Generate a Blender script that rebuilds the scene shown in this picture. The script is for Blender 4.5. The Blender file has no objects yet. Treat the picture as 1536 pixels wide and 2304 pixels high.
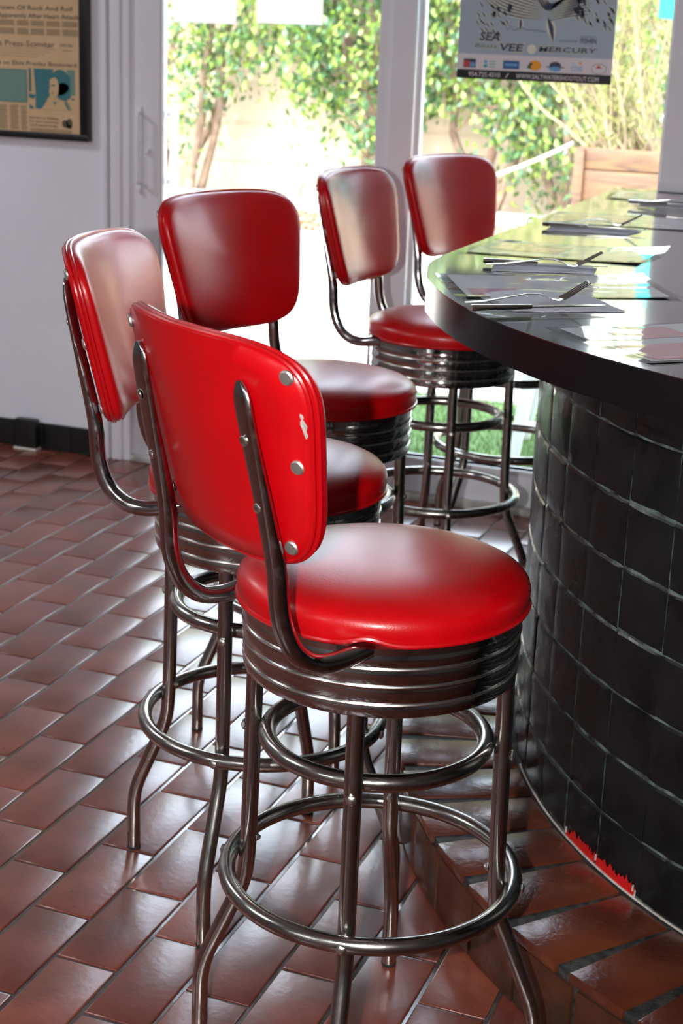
import bpy, bmesh, math, random
from mathutils import Vector, Matrix, noise
random.seed(7)
PI = math.pi
scene = bpy.context.scene
col = scene.collection
T = math.radians

# ------------------------------------------------------------------ materials
def mat(name):
    m = bpy.data.materials.new(name); m.use_nodes = True
    nt = m.node_tree; nt.nodes.clear()
    return m, nt
def N(nt, typ, **kw):
    n = nt.nodes.new(typ)
    for k, v in kw.items():
        if k in n.inputs: n.inputs[k].default_value = v
        else: setattr(n, k, v)
    return n
def out(nt, sh, disp=None):
    o = N(nt, 'ShaderNodeOutputMaterial'); nt.links.new(sh, o.inputs['Surface']); return o
def c4(c): return (c[0], c[1], c[2], 1.0)
def pbr(name, color, rough=.5, metal=0., spec=.5, coat=0., coat_rough=.1, var=0., vscale=20., bump=0., bscale=200., ior=None, rvar=0., color2=None, stretch=None, transl=0.):
    m, nt = mat(name); L = nt.links
    b = N(nt, 'ShaderNodeBsdfPrincipled')
    b.inputs['Base Color'].default_value = c4(color); b.inputs['Roughness'].default_value = rough
    b.inputs['Metallic'].default_value = metal; b.inputs['Specular IOR Level'].default_value = spec
    b.inputs['Coat Weight'].default_value = coat; b.inputs['Coat Roughness'].default_value = coat_rough
    if ior: b.inputs['IOR'].default_value = ior
    tc = N(nt, 'ShaderNodeTexCoord'); vec = tc.outputs['Object']
    if stretch:
        mp = N(nt, 'ShaderNodeMapping'); mp.inputs['Scale'].default_value = stretch; L.new(vec, mp.inputs['Vector']); vec = mp.outputs['Vector']
    if var or color2 or rvar:
        nz = N(nt, 'ShaderNodeTexNoise'); nz.inputs['Scale'].default_value = vscale; nz.inputs['Detail'].default_value = 5
        L.new(vec, nz.inputs['Vector'])
        rp = N(nt, 'ShaderNodeMapRange'); rp.inputs['From Min'].default_value = .35; rp.inputs['From Max'].default_value = .65
        L.new(nz.outputs['Fac'], rp.inputs['Value'])
        if var or color2:
            mx = N(nt, 'ShaderNodeMix', data_type='RGBA')
            c2 = color2 if color2 else tuple(x*(1-var) for x in color)
            mx.inputs['A'].default_value = c4(color); mx.inputs['B'].default_value = c4(c2)
            L.new(rp.outputs['Result'], mx.inputs['Factor']); L.new(mx.outputs['Result'], b.inputs['Base Color'])
        if rvar:
            r2 = N(nt, 'ShaderNodeMapRange'); r2.inputs['To Min'].default_value = rough; r2.inputs['To Max'].default_value = rough+rvar
            L.new(rp.outputs['Result'], r2.inputs['Value']); L.new(r2.outputs['Result'], b.inputs['Roughness'])
    if bump:
        n2 = N(nt, 'ShaderNodeTexNoise'); n2.inputs['Scale'].default_value = bscale; n2.inputs['Detail'].default_value = 4
        L.new(vec, n2.inputs['Vector'])
        bp = N(nt, 'ShaderNodeBump'); bp.inputs['Strength'].default_value = bump; bp.inputs['Distance'].default_value = .002
        L.new(n2.outputs['Fac'], bp.inputs['Height']); L.new(bp.outputs['Normal'], b.inputs['Normal'])
    sh = b.outputs['BSDF']
    if transl:
        t = N(nt, 'ShaderNodeBsdfTranslucent'); t.inputs['Color'].default_value = c4(tuple(min(1, x*1.3) for x in color))
        ms = N(nt, 'ShaderNodeMixShader'); ms.inputs['Fac'].default_value = transl
        L.new(sh, ms.inputs[1]); L.new(t.outputs['BSDF'], ms.inputs[2]); sh = ms.outputs['Shader']
    out(nt, sh)
    return m

M = {}
M['vinyl'] = pbr('red_vinyl', (.52, .001, .004), .33, spec=.42, coat=.12, coat_rough=.2, var=.12, vscale=14, bump=.12, bscale=420)
M['welt'] = pbr('red_welt', (.46, .002, .005), .28, spec=.5, coat=.3, coat_rough=.2)
M['chrome'] = pbr('polished_chrome', (.62, .61, .60), .05, metal=1, bump=.02, bscale=60, rvar=.06, vscale=30)
M['tube'] = pbr('worn_steel_tube', (.54, .53, .51), .16, metal=1, color2=(.38, .36, .34), vscale=26, rvar=.12, bump=.05, bscale=260)
M['rodm'] = pbr('scratched_chrome_rod', (.46, .45, .46), .08, metal=1, rvar=.16, vscale=60, bump=.06, bscale=220)
M['bolt'] = pbr('bolt_steel', (.62, .6, .56), .3, metal=1)
M['stud'] = pbr('brushed_stud', (.60, .58, .55), .5, metal=1)
M['bead'] = pbr('satin_bead', (.85, .84, .8), .25, metal=1)
M['underside'] = pbr('dark_underside', (.02, .02, .02), .7)
M['rubber'] = pbr('black_rubber', (.02, .02, .02), .6)
M['chip'] = pbr('worn_backing', (.62, .56, .52), .8, var=.4, vscale=120)
M['wall'] = pbr('painted_wall', (.80, .80, .87), .55, var=.05, vscale=3, bump=.15, bscale=60)
M['ceiling'] = pbr('ceiling_paint', (.32, .30, .28), .8)
M['farwall'] = pbr('room_wall_paint', (.22, .20, .19), .7)
M['frame_white'] = pbr('white_frame', (.80, .80, .86), .35, var=.04, vscale=6)
M['grime'] = pbr('grimy_white', (.62, .61, .58), .5, color2=(.3, .29, .26), vscale=14)
M['black_tile'] = pbr('black_tile', (.012, .013, .014), .3, spec=.5, bump=.2, bscale=30)
M['frame_black'] = pbr('black_frame', (.012, .012, .013), .35)
M['paper'] = pbr('white_paper', (.85, .80, .85), .8, transl=.45)
M['napkin'] = pbr('napkin', (.88, .88, .94), .9, bump=.2, bscale=500)
M['cutlery'] = pbr('cutlery_steel', (.72, .70, .67), .16, metal=1)
M['laminate'] = pbr('black_laminate', (.012, .012, .013), .15, spec=.6, coat=1., coat_rough=.05)
M['laminate'].node_tree.nodes['Principled BSDF'].inputs['Coat IOR'].default_value = 1.8
M['laminate_edge'] = pbr('black_edge_band', (.006, .006, .007), .26, spec=.22)
M['base_tile'] = pbr('black_glazed_tile', (.005, .006, .0065), .20, spec=.32, bump=.7, bscale=24, rvar=.2, vscale=9, color2=(.011, .012, .0135))
M['grey_grout'] = pbr('grey_green_grout', (.16, .21, .195), .5, color2=(.01, .012, .012), vscale=38)  # grout; its pale patches also paint in flash glints along tile edges
M['black_grout'] = pbr('dark_grout', (.014, .014, .014), .6, color2=(.055, .055, .05), vscale=60, bump=.6, bscale=300)
M['red_paint'] = pbr('old_red_paint', (.62, .01, .01), .35)
M['white_plaster'] = pbr('white_plaster', (.75, .7, .65), .7)
M['pavement'] = pbr('pale_concrete', (.78, .76, .72), .85, var=.06, vscale=1.5)
M['lawn'] = pbr('lawn_base', (.04, .09, .02), .9, color2=(.08, .15, .035), vscale=8)
M['grass'] = pbr('grass_blades', (.05, .11, .022), .8, transl=.3, color2=(.10, .16, .04), vscale=3)
M['gwall'] = pbr('garden_wall_stucco', (.38, .31, .23), .9, var=.10, vscale=1.2)
M['curb'] = pbr('white_curb', (.85, .84, .8), .7)
M['mulch'] = pbr('brown_mulch', (.12, .06, .035), .95, color2=(.25, .165, .11), vscale=16, bump=1., bscale=20)
M['bark'] = pbr('bark', (.09, .055, .035), .9, color2=(.16, .11, .08), vscale=12)
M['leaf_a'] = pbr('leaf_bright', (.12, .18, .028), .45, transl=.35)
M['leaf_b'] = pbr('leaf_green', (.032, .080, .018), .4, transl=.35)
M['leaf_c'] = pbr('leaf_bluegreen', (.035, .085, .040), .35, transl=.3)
M['needle'] = pbr('needle_yellowgreen', (.20, .20, .07), .6, transl=.35)
M['twig'] = pbr('twig', (.13, .095, .06), .9)
M['white_paint'] = pbr('white_painted_wood', (.78, .78, .80), .5)
M['teal'] = pbr('teal_canvas', (.01, .25, .25), .8, transl=.5)
M['rope'] = pbr('white_rope', (.33, .33, .32), .9)
M['news'] = pbr('aged_newsprint', (.60, .41, .22), .4, color2=(.66, .45, .27), vscale=9)
M['news_col'] = pbr('faded_text_grey', (.30, .21, .115), .5)
M['news_ink'] = pbr('faded_ink', (.10, .085, .06), .5)
M['teal_ink'] = pbr('teal_print', (.04, .17, .19), .5)
M['teal_ink2'] = pbr('pale_teal_print', (.15, .27, .22), .5)
M['skin_print'] = pbr('tan_print', (.50, .31, .19), .5)
M['post_blue'] = pbr('poster_blue_grey', (.38, .46, .55), .35)
M['post_white'] = pbr('poster_white', (.72, .68, .72), .4)
M['post_black'] = pbr('poster_black', (.01, .01, .012), .35)
M['post_cream'] = pbr('poster_cream', (.72, .72, .60), .4)
M['ink_navy'] = pbr('navy_ink', (.03, .045, .10), .4)
M['ink_blue'] = pbr('blue_ink', (.03, .10, .34), .4)
M['ink_sky'] = pbr('sky_ink', (.15, .38, .65), .4)
M['ink_orange'] = pbr('orange_ink', (.85, .36, .02), .4)
M['ink_green'] = pbr('green_ink', (.03, .10, .04), .4)
M['ink_red'] = pbr('red_ink', (.55, .05, .06), .4)
M['ink_tealp'] = pbr('teal_ink', (.03, .36, .38), .4)
M['mat_grey'] = pbr('placemat_grey_print', (.36, .34, .35), .6, coat=1., coat_rough=.03, bump=.25, bscale=18)
M['mat_red'] = pbr('placemat_red_print', (.42, .06, .08), .6, coat=1., coat_rough=.03, bump=.25, bscale=18)
M['lamp'] = None

def wood(name, c1, c2, axis='x', rough=.6):
    m, nt = mat(name); L = nt.links
    b = N(nt, 'ShaderNodeBsdfPrincipled'); b.inputs['Roughness'].default_value = rough
    tc = N(nt, 'ShaderNodeTexCoord'); mp = N(nt, 'ShaderNodeMapping')
    mp.inputs['Scale'].default_value = (1.2, 9, 14) if axis == 'x' else (9, 1.2, 14)
    L.new(tc.outputs['Object'], mp.inputs['Vector'])
    nz = N(nt, 'ShaderNodeTexNoise'); nz.inputs['Scale'].default_value = 2.2; nz.inputs['Detail'].default_value = 6; nz.inputs['Distortion'].default_value = 1.2
    L.new(mp.outputs['Vector'], nz.inputs['Vector'])
    rp = N(nt, 'ShaderNodeValToRGB'); rp.color_ramp.elements[0].position = .35; rp.color_ramp.elements[0].color = c4(c1)
    rp.color_ramp.elements[1].position = .62; rp.color_ramp.elements[1].color = c4(c2)
    L.new(nz.outputs['Fac'], rp.inputs['Fac']); L.new(rp.outputs['Color'], b.inputs['Base Color']); out(nt, b.outputs['BSDF'])
    return m
M['crate'] = wood('planter_wood', (.028, .010, .0028), (.088, .038, .0105))

def glass_mat():
    m, nt = mat('clear_glass'); L = nt.links
    fr = N(nt, 'ShaderNodeFresnel'); fr.inputs['IOR'].default_value = 1.45
    tr = N(nt, 'ShaderNodeBsdfTransparent'); tr.inputs['Color'].default_value = (.97, .985, .975, 1)
    gl = N(nt, 'ShaderNodeBsdfGlossy'); gl.inputs['Roughness'].default_value = 0.0
    mx = N(nt, 'ShaderNodeMixShader'); L.new(fr.outputs['Fac'], mx.inputs['Fac']); L.new(tr.outputs['BSDF'], mx.inputs[1]); L.new(gl.outputs['BSDF'], mx.inputs[2])
    out(nt, mx.outputs['Shader']); return m
M['glass'] = glass_mat()

def plastic_film():
    m, nt = mat('laminate_film'); L = nt.links
    fr = N(nt, 'ShaderNodeFresnel'); fr.inputs['IOR'].default_value = 1.6
    tr = N(nt, 'ShaderNodeBsdfTransparent'); tr.inputs['Color'].default_value = (.9, .9, .88, 1)
    gl = N(nt, 'ShaderNodeBsdfGlossy'); gl.inputs['Roughness'].default_value = .05
    mx = N(nt, 'ShaderNodeMixShader'); L.new(fr.outputs['Fac'], mx.inputs['Fac']); L.new(tr.outputs['BSDF'], mx.inputs[1]); L.new(gl.outputs['BSDF'], mx.inputs[2])
    out(nt, mx.outputs['Shader']); return m
M['film'] = plastic_film()

TW, TL, GX, GY = .11736, .23872, -2.61071, 4.22548
def floor_mat():
    m, nt = mat('quarry_tile_floor'); L = nt.links
    b = N(nt, 'ShaderNodeBsdfPrincipled')
    g = N(nt, 'ShaderNodeNewGeometry'); P_ = g.outputs['Position']
    cr = N(nt, 'ShaderNodeValToRGB'); e = cr.color_ramp.elements
    e[0].color = (.215, .055, .030, 1); e[1].color = (.135, .031, .020, 1); cr.color_ramp.elements.new(.55).color = (.175, .041, .026, 1)
    L.new(g.outputs['Random Per Island'], cr.inputs['Fac'])
    nz = N(nt, 'ShaderNodeTexNoise'); nz.inputs['Scale'].default_value = 8; nz.inputs['Detail'].default_value = 7; L.new(P_, nz.inputs['Vector'])
    rp = N(nt, 'ShaderNodeMapRange'); rp.inputs['From Min'].default_value = .3; rp.inputs['From Max'].default_value = .7; rp.inputs['To Min'].default_value = .68; rp.inputs['To Max'].default_value = 1.3
    L.new(nz.outputs['Fac'], rp.inputs['Value'])
    mu = N(nt, 'ShaderNodeVectorMath', operation='SCALE'); L.new(cr.outputs['Color'], mu.inputs[0]); L.new(rp.outputs['Result'], mu.inputs['Scale'])
    pit = N(nt, 'ShaderNodeTexNoise'); pit.inputs['Scale'].default_value = 95; pit.inputs['Detail'].default_value = 3; L.new(P_, pit.inputs['Vector'])
    pr = N(nt, 'ShaderNodeMapRange'); pr.inputs['From Min'].default_value = .66; pr.inputs['From Max'].default_value = .74; L.new(pit.outputs['Fac'], pr.inputs['Value'])
    mx = N(nt, 'ShaderNodeMix', data_type='RGBA'); L.new(pr.outputs['Result'], mx.inputs['Factor']); L.new(mu.outputs['Vector'], mx.inputs['A']); mx.inputs['B'].default_value = (.03, .01, .008, 1)
    L.new(mx.outputs['Result'], b.inputs['Base Color'])
    rr = N(nt, 'ShaderNodeMapRange'); rr.inputs['To Min'].default_value = .24; rr.inputs['To Max'].default_value = .40; L.new(nz.outputs['Fac'], rr.inputs['Value'])
    L.new(rr.outputs['Result'], b.inputs['Roughness']); b.inputs['Specular IOR Level'].default_value = .6
    b.inputs['Coat Weight'].default_value = .45; b.inputs['Coat Roughness'].default_value = .18
    n3 = N(nt, 'ShaderNodeTexNoise'); n3.inputs['Scale'].default_value = 75; n3.inputs['Detail'].default_value = 4; L.new(P_, n3.inputs['Vector'])
    n4 = N(nt, 'ShaderNodeTexNoise'); n4.inputs['Scale'].default_value = 14; n4.inputs['Detail'].default_value = 2; L.new(P_, n4.inputs['Vector'])
    h2 = N(nt, 'ShaderNodeMath', operation='MULTIPLY'); L.new(n3.outputs['Fac'], h2.inputs[0]); h2.inputs[1].default_value = .30
    h3 = N(nt, 'ShaderNodeMath', operation='MULTIPLY_ADD'); L.new(n4.outputs['Fac'], h3.inputs[0]); h3.inputs[1].default_value = .5; L.new(h2.outputs[0], h3.inputs[2])
    bp = N(nt, 'ShaderNodeBump'); bp.inputs['Strength'].default_value = .5; bp.inputs['Distance'].default_value = .0020; L.new(h3.outputs[0], bp.inputs['Height'])
    L.new(bp.outputs['Normal'], b.inputs['Normal']); L.new(bp.outputs['Normal'], b.inputs['Coat Normal'])
    out(nt, b.outputs['BSDF']); return m
M['floor'] = floor_mat()
M['floor_grout'] = pbr('sealed_floor_grout', (.075, .068, .066), .16, spec=.6, color2=(.035, .03, .03), vscale=30, bump=.12, bscale=60, coat=.8, coat_rough=.1)
M['step_tile'] = pbr('step_quarry_tile', (.15, .038, .015), .26, spec=.55, color2=(.09, .02, .010), vscale=9, bump=.5, bscale=90, coat=.3, coat_rough=.16)
M['riser_tile'] = pbr('riser_quarry_tile', (.10, .028, .013), .3, spec=.5, color2=(.045, .02, .012), vscale=12, bump=.5, bscale=90)

# ------------------------------------------------------------------ object helpers
def finish(name, bm, m, parent=None, smooth=True, angle=40, mats=None):
    me = bpy.data.meshes.new(name)
    bmesh.ops.recalc_face_normals(bm, faces=bm.faces)
    bm.to_mesh(me); bm.free()
    for mm in (mats or [m]): me.materials.append(mm)
    if smooth:
        me.polygons.foreach_set('use_smooth', [True]*len(me.polygons))
        try: me.set_sharp_from_angle(angle=T(angle))
        except Exception: pass
    o = bpy.data.objects.new(name, me); col.objects.link(o)
    if parent: o.parent = parent
    return o
def tag(o, label, cat, group=None, kind=None):
    o['label'] = label; o['category'] = cat
    if group: o['group'] = group
    if kind: o['kind'] = kind
    return o
def struct(o):
    o['kind'] = 'structure'; return o
def empty(name, loc, rz=0):
    o = bpy.data.objects.new(name, None); col.objects.link(o); o.location = loc; o.rotation_euler = (0, 0, rz); o.empty_display_size = .1
    return o
def copy_tree(o, parent=None):
    c = o.copy(); col.objects.link(c)
    if parent: c.parent = parent
    for ch in [x for x in bpy.data.objects if x.parent == o]: copy_tree(ch, c)
    return c
def box(bm, x0, x1, y0, y1, z0, z1, bev=0., rot=None, mi=0):
    vs = [bm.verts.new(v) for v in ((x0,y0,z0),(x1,y0,z0),(x1,y1,z0),(x0,y1,z0),(x0,y0,z1),(x1,y0,z1),(x1,y1,z1),(x0,y1,z1))]
    fs = [bm.faces.new([vs[i] for i in f]) for f in ((0,3,2,1),(4,5,6,7),(0,1,5,4),(1,2,6,5),(2,3,7,6),(3,0,4,7))]
    for f in fs: f.material_index = mi
    if bev:
        es = set(e for f in fs for e in f.edges)
        r = bmesh.ops.bevel(bm, geom=list(es), offset=bev, segments=2, profile=.5, affect='EDGES')
        for f in r['faces']: f.material_index = mi
    return vs
def oriented(bm, pts8, bev=0, mi=0):
    vs = [bm.verts.new(v) for v in pts8]
    fs = [bm.faces.new([vs[i] for i in f]) for f in ((0,3,2,1),(4,5,6,7),(0,1,5,4),(1,2,6,5),(2,3,7,6),(3,0,4,7))]
    for f in fs: f.material_index = mi
    if bev:
        es = set(e for f in fs for e in f.edges)
        r = bmesh.ops.bevel(bm, geom=list(es), offset=bev, segments=2, profile=.5, affect='EDGES')
        for f in r['faces']: f.material_index = mi
def lathe(bm, prof, seg=64, mi=0, close=False):
    rings = []
    for r, z in prof:
        if r < 1e-6: rings.append([bm.verts.new((0, 0, z))])
        else: rings.append([bm.verts.new((r*math.cos(2*PI*i/seg), r*math.sin(2*PI*i/seg), z)) for i in range(seg)])
    n = len(rings)
    for k in range(n if close else n-1):
        a, b = rings[k], rings[(k+1) % n]
        for i in range(seg):
            j = (i+1) % seg
            if len(a) == 1 and len(b) == 1: continue
            if len(a) == 1: f = bm.faces.new((a[0], b[i], b[j]))
            elif len(b) == 1: f = bm.faces.new((a[i], a[j], b[0]))
            else: f = bm.faces.new((a[i], a[j], b[j], b[i]))
            f.material_index = mi
def smooth_path(pts, sub=6, closed=False):
    P = [Vector(p) for p in pts]; n = len(P); o = []
    rng = range(n if closed else n-1)
    for i in rng:
        p0 = P[(i-1) % n] if (closed or i > 0) else P[0]*2-P[1]
        p1 = P[i]; p2 = P[(i+1) % n]
        p3 = P[(i+2) % n] if (closed or i+2 < n) else P[-1]*2-P[-2]
        for s in range(sub):
            t = s/sub
            o.append(.5*((2*p1)+(-p0+p2)*t+(2*p0-5*p1+4*p2-p3)*t*t+(-p0+3*p1-3*p2+p3)*t**3))
    if not closed: o.append(P[-1])
    return o
def tube(bm, path, r, seg=14, closed=False, caps=True, flat=None, mi=0):
    """r: number or list of radii; flat: list of (scale_across, scale_thick, across_vector) or None"""
    n = len(path); P = [Vector(p) for p in path]; rings = []
    up = None
    for i in range(n):
        a = P[(i-1) % n] if (closed or i > 0) else P[i]; b = P[(i+1) % n] if (closed or i < n-1) else P[i]
        t = (b-a).normalized()
        if up is None:
            up = Vector((0, 0, 1)) if abs(t.z) < .9 else Vector((1, 0, 0))
        side = t.cross(up).normalized(); up2 = side.cross(t).normalized(); up = up2
        rr = r[i] if isinstance(r, (list, tuple)) else r
        if flat and flat[i]:
            sa, st, av = flat[i]; av = Vector(av); av = (av-t*av.dot(t)).normalized(); nv = t.cross(av).normalized()
            rings.append([bm.verts.new(P[i]+av*math.cos(2*PI*k/seg)*rr*sa+nv*math.sin(2*PI*k/seg)*rr*st) for k in range(seg)])
        else:
            rings.append([bm.verts.new(P[i]+side*math.cos(2*PI*k/seg)*rr+up2*math.sin(2*PI*k/seg)*rr) for k in range(seg)])
    for i in range(n if closed else n-1):
        a, b = rings[i], rings[(i+1) % n]
        off = 0
        if closed and i == n-1:
            best = min(range(seg), key=lambda s: (a[0].co-b[s].co).length); off = best
        for k in range(seg):
            f = bm.faces.new((a[k], a[(k+1) % seg], b[(k+1+off) % seg], b[(k+off) % seg])); f.material_index = mi
    if caps and not closed:
        for rg in (rings[0], rings[-1]):
            c = bm.verts.new(sum((v.co for v in rg), Vector())/seg)
            for k in range(seg): f = bm.faces.new((c, rg[k], rg[(k+1) % seg])); f.material_index = mi
def fillet_path(pts, r, seg=6):
    P = [Vector(p) for p in pts]; o = [P[0]]
    for i in range(1, len(P)-1):
        a = (P[i-1]-P[i]); b = (P[i+1]-P[i]); d = min(r, a.length*.45, b.length*.45)
        s = P[i]+a.normalized()*d; e = P[i]+b.normalized()*d
        for k in range(seg+1):
            t = k/seg; o.append((1-t)**2*s+2*t*(1-t)*P[i]+t*t*e)
    o.append(P[-1]); return o
def ell(bm, c, ax, n, u, seg=16, dome=.4, mi=0):
    """a small domed round head: centre c, radius ax, facing n"""
    c = Vector(c); n = Vector(n).normalized(); u = n.orthogonal().normalized(); v = n.cross(u)
    prev = None
    for rr, hh in ((1, -.15), (1, .12), (.8, .3), (.45, dome), (0, dome+.04)):
        if rr == 0:
            t = bm.verts.new(c+n*hh*ax)
            for k in range(seg): bm.faces.new((prev[k], prev[(k+1) % seg], t)).material_index = mi
        else:
            ring = [bm.verts.new(c+n*hh*ax+(u*math.cos(2*PI*k/seg)+v*math.sin(2*PI*k/seg))*rr*ax) for k in range(seg)]
            if prev:
                for k in range(seg): bm.faces.new((prev[k], prev[(k+1) % seg], ring[(k+1) % seg], ring[k])).material_index = mi
            prev = ring

# ------------------------------------------------------------------ bar stool
UB, TILT, ZLO, ZHI, HWT, HWB, KK, TH, NN, K4 = .2272, .2549, .8542, 1.137, .2245, .1709, 2.65, .040, 4.8, -.05
THR = .0355
def panpt(lat, z, off): return -(UB+(z-ZLO)*TILT)-off+KK*lat*lat*.5+K4*100*lat**4
def sp(a, e): return math.copysign(abs(a)**e, a)
def outline(s, k, n=96, inset=0.):
    t = 2*PI*k/n; x = sp(math.cos(t), 2/NN); y = sp(math.sin(t), 2/NN)
    zm = (ZLO+ZHI)/2; hh = (ZHI-ZLO)/2-inset; v = (y+1)/2
    return x*s*(HWB+(HWT-HWB)*v-inset), zm+hh*s*y
ROD_LAT = .143
def rod_path(sg):
    return [(-.05, sg*.128, .728), (-.12, sg*.139, .731), (-.172, sg*.141, .724), (-.208, sg*.142, .731), (-.236, sg*.142, .757), (-.252, sg*.141, .80),
            (panpt(.137, .86, THR+.017), sg*.139, .86), (panpt(.136, .93, THR+.014), sg*.136, .93), (panpt(.133, 1.0, THR+.012), sg*.133, 1.0), (panpt(.130, 1.05, THR+.009), sg*.130, 1.05), (panpt(.127, 1.090, THR+.004), sg*.127, 1.090)]
def make_stool():
    root = empty('bar_stool', (0, 0, 0))
    # seat band: ribbed chrome ring
    bm = bmesh.new()
    prof = [(.150, .700), (.150, .737), (.186, .7385), (.1925, .735), (.193, .7265)]
    edges_z = [.7265, .7065, .6825, .6575, .6395]
    for k in range(4):
        R0 = .1913-k*.0006; za, zb = edges_z[k], edges_z[k+1]
        for a in range(7):
            th = a/6; prof.append((R0-.0012+.0014*math.sin(PI*th), za-(za-zb)*(.05+.90*th)))
    prof += [(.1875, .6395), (.184, .6375), (.150, .6375)]
    lathe(bm, prof, 96)
    band = finish('seat_band', bm, M['chrome'], root, angle=25)
    bm = bmesh.new()
    for k in range(3):
        zc = edges_z[k+1]; R = .1900-k*.0006
        lathe(bm, [(R+.0024*math.cos(2*PI*i/8), zc+.0021*math.sin(2*PI*i/8)) for i in range(8)], 96, close=True)
    finish('band_bead', bm, M['bead'], band)
    bm = bmesh.new(); lathe(bm, [(0, .652), (.1855, .652), (.1855, .645), (0, .645)], 64)
    finish('under_plate', bm, M['underside'], root)
    # cushion
    def lift(x, y, z, amp=.011):
        a = math.atan2(y, x); g = 0
        for sg in (-1, 1):
            a0 = math.atan2(sg*.139, -.12); dd = (a-a0+PI) % (2*PI)-PI; g += math.exp(-(dd/.13)**2)
        w = max(0., 1-(z-.735)/.03)
        return z+amp*g*w
    bm = bmesh.new()
    prof = [(.176, .7355), (.190, .7355), (.1965, .740), (.1985, .746), (.1995, .753), (.2003, .762), (.1975, .771), (.190, .779), (.176, .7865), (.155, .7925), (.125, .797), (.09, .7998), (.05, .8012), (0, .8018)]
    lathe(bm, prof, 96)
    for v in bm.verts: v.co.z = lift(v.co.x, v.co.y, v.co.z)+.0009*noise.noise(v.co*9)
    cush = finish('seat_cushion', bm, M['vinyl'], root, angle=80)
    bm = bmesh.new()
    path = []
    for i in range(120):
        a = 2*PI*i/120; x, y = .1985*math.cos(a), .1985*math.sin(a); path.append((x, y, lift(x, y, .7415)))
    tube(bm, path, .0036, 8, closed=True); finish('piping', bm, M['welt'], cush)
    # legs, rings
    for k in range(4):
        bm = bmesh.new()
        pts = [(.176, 0, .652), (.1785, 0, .50), (.1815, 0, .335), (.186, 0, .275), (.252, 0, .118), (.2525, 0, .004)]
        P = fillet_path(pts, .035, 6); tube(bm, P, .0122, 18)
        leg = finish('leg', bm, M['tube'], root); leg.rotation_euler = (0, 0, k*PI/2)
        bm = bmesh.new(); lathe(bm, [(0, .0), (.0118, .0), (.0126, .002), (.0126, .005), (.0118, .006), (0, .006)], 18)
        for v in bm.verts: v.co.x += .2525
        finish('foot_glide', bm, M['rubber'], leg)
        for bc, br_, bn, dm in (((.1915, 0, .522), .0078, (1, 0, 0), .45), ((.2195, 0, .3175), .0078, (1, 0, 0), .45), ((.1685, 0, .345), .006, (-1, 0, 0), .8)):
            bm = bmesh.new(); ell(bm, bc, br_, bn, 0, 6, dm); finish('bolt', bm, M['bolt'], leg, angle=30)
    for nm_, R, zz in (('foot_ring', .2069, .3195), ('support_ring', .1535, .531)):
        bm = bmesh.new(); lathe(bm, [(R+.0124*math.cos(2*PI*i/16), zz+.0124*math.sin(2*PI*i/16)) for i in range(16)], 112, close=True)
        finish(nm_, bm, M['tube'], root)
    # backrest
    bm = bmesh.new(); n = 96; loops = []
    spec = [(.25, -.0105, 0), (.5, -.0095, 0), (.72, -.0065, 0), (.86, -.002, 0), (.93, .0015, 0), (.975, .006, 0), (.993, .011, 0), (1.0, .017, 0), (.998, .024, 0), (.990, .029, 0), (.975, THR, 0), (.80, THR, 0), (.5, THR, 0), (.25, THR, 0)]
    for s, off, _ in spec:
        ring = []
        for k in range(n):
            lat, zz = outline(s, k, n); ring.append(bm.verts.new((panpt(lat, zz, off), lat, zz)))
        loops.append(ring)
    for i in range(len(loops)-1):
        for k in range(n): bm.faces.new((loops[i][k], loops[i][(k+1) % n], loops[i+1][(k+1) % n], loops[i+1][k]))
    for ring, off in ((loops[0], -.0107), (loops[-1], THR)):
        zc = (ZLO+ZHI)/2; c = bm.verts.new((panpt(0, zc, off), 0, zc))
        for k in range(n): bm.faces.new((ring[k], ring[(k+1) % n], c))
    back = finish('backrest', bm, M['vinyl'], root, angle=80)
    for off, s, r in ((.0215, 1.003, .0032), (.0285, .994, .0034)):
        bm = bmesh.new(); path = []
        for k in range(144):
            lat, zz = outline(s, k, 144); path.append((panpt(lat, zz, off), lat, zz))
        tube(bm, path, r, 8, closed=True); finish('piping', bm, M['welt'], back)
    for sg in (-1, 1):
        for lat, zz in ((.193, 1.1039), (.1834, .9956), (.1501, .8873)):
            bm = bmesh.new(); ell(bm, (panpt(lat, zz, THR+.001), sg*lat, zz), .0092, (-1, sg*.50, -.25), 0, 20, .3)
            finish('stud', bm, M['stud'], back)
    for sg in (-1, 1):
        bm = bmesh.new(); P = smooth_path(rod_path(sg), 6); m_ = len(P); rr = []; fl = []
        for i in range(m_):
            u = i/(m_-1); zz = P[i].z
            rr.append(.0128)
            if zz > .84:
                w = min(1, (zz-.84)/.17); tip = 1.0
                if zz > 1.06: tip = math.sqrt(max(.04, 1-((zz-1.06)/.031)**2))
                fl.append(((1+.38*w)*tip, (1-.45*w)*max(tip, .5), (0, 1, 0)))
            else: fl.append((1, 1, (0, 1, 0)))
        tube(bm, P, rr, 18, flat=fl); rod = finish('back_rod', bm, M['rodm'], root)
        for lz in (1.0197, .9371):
            bm = bmesh.new(); la = .1325 if lz > 1 else .1355
            ell(bm, (panpt(la, lz, THR+(.0195 if lz > 1 else .023)), sg*la, lz), .0066, (-1, sg*.2, -.25), 0, 14, .35)
            finish('screw', bm, M['bolt'], rod)
    return root
stool = make_stool()
G_ST = 'red diner bar stools round the counter'
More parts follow.
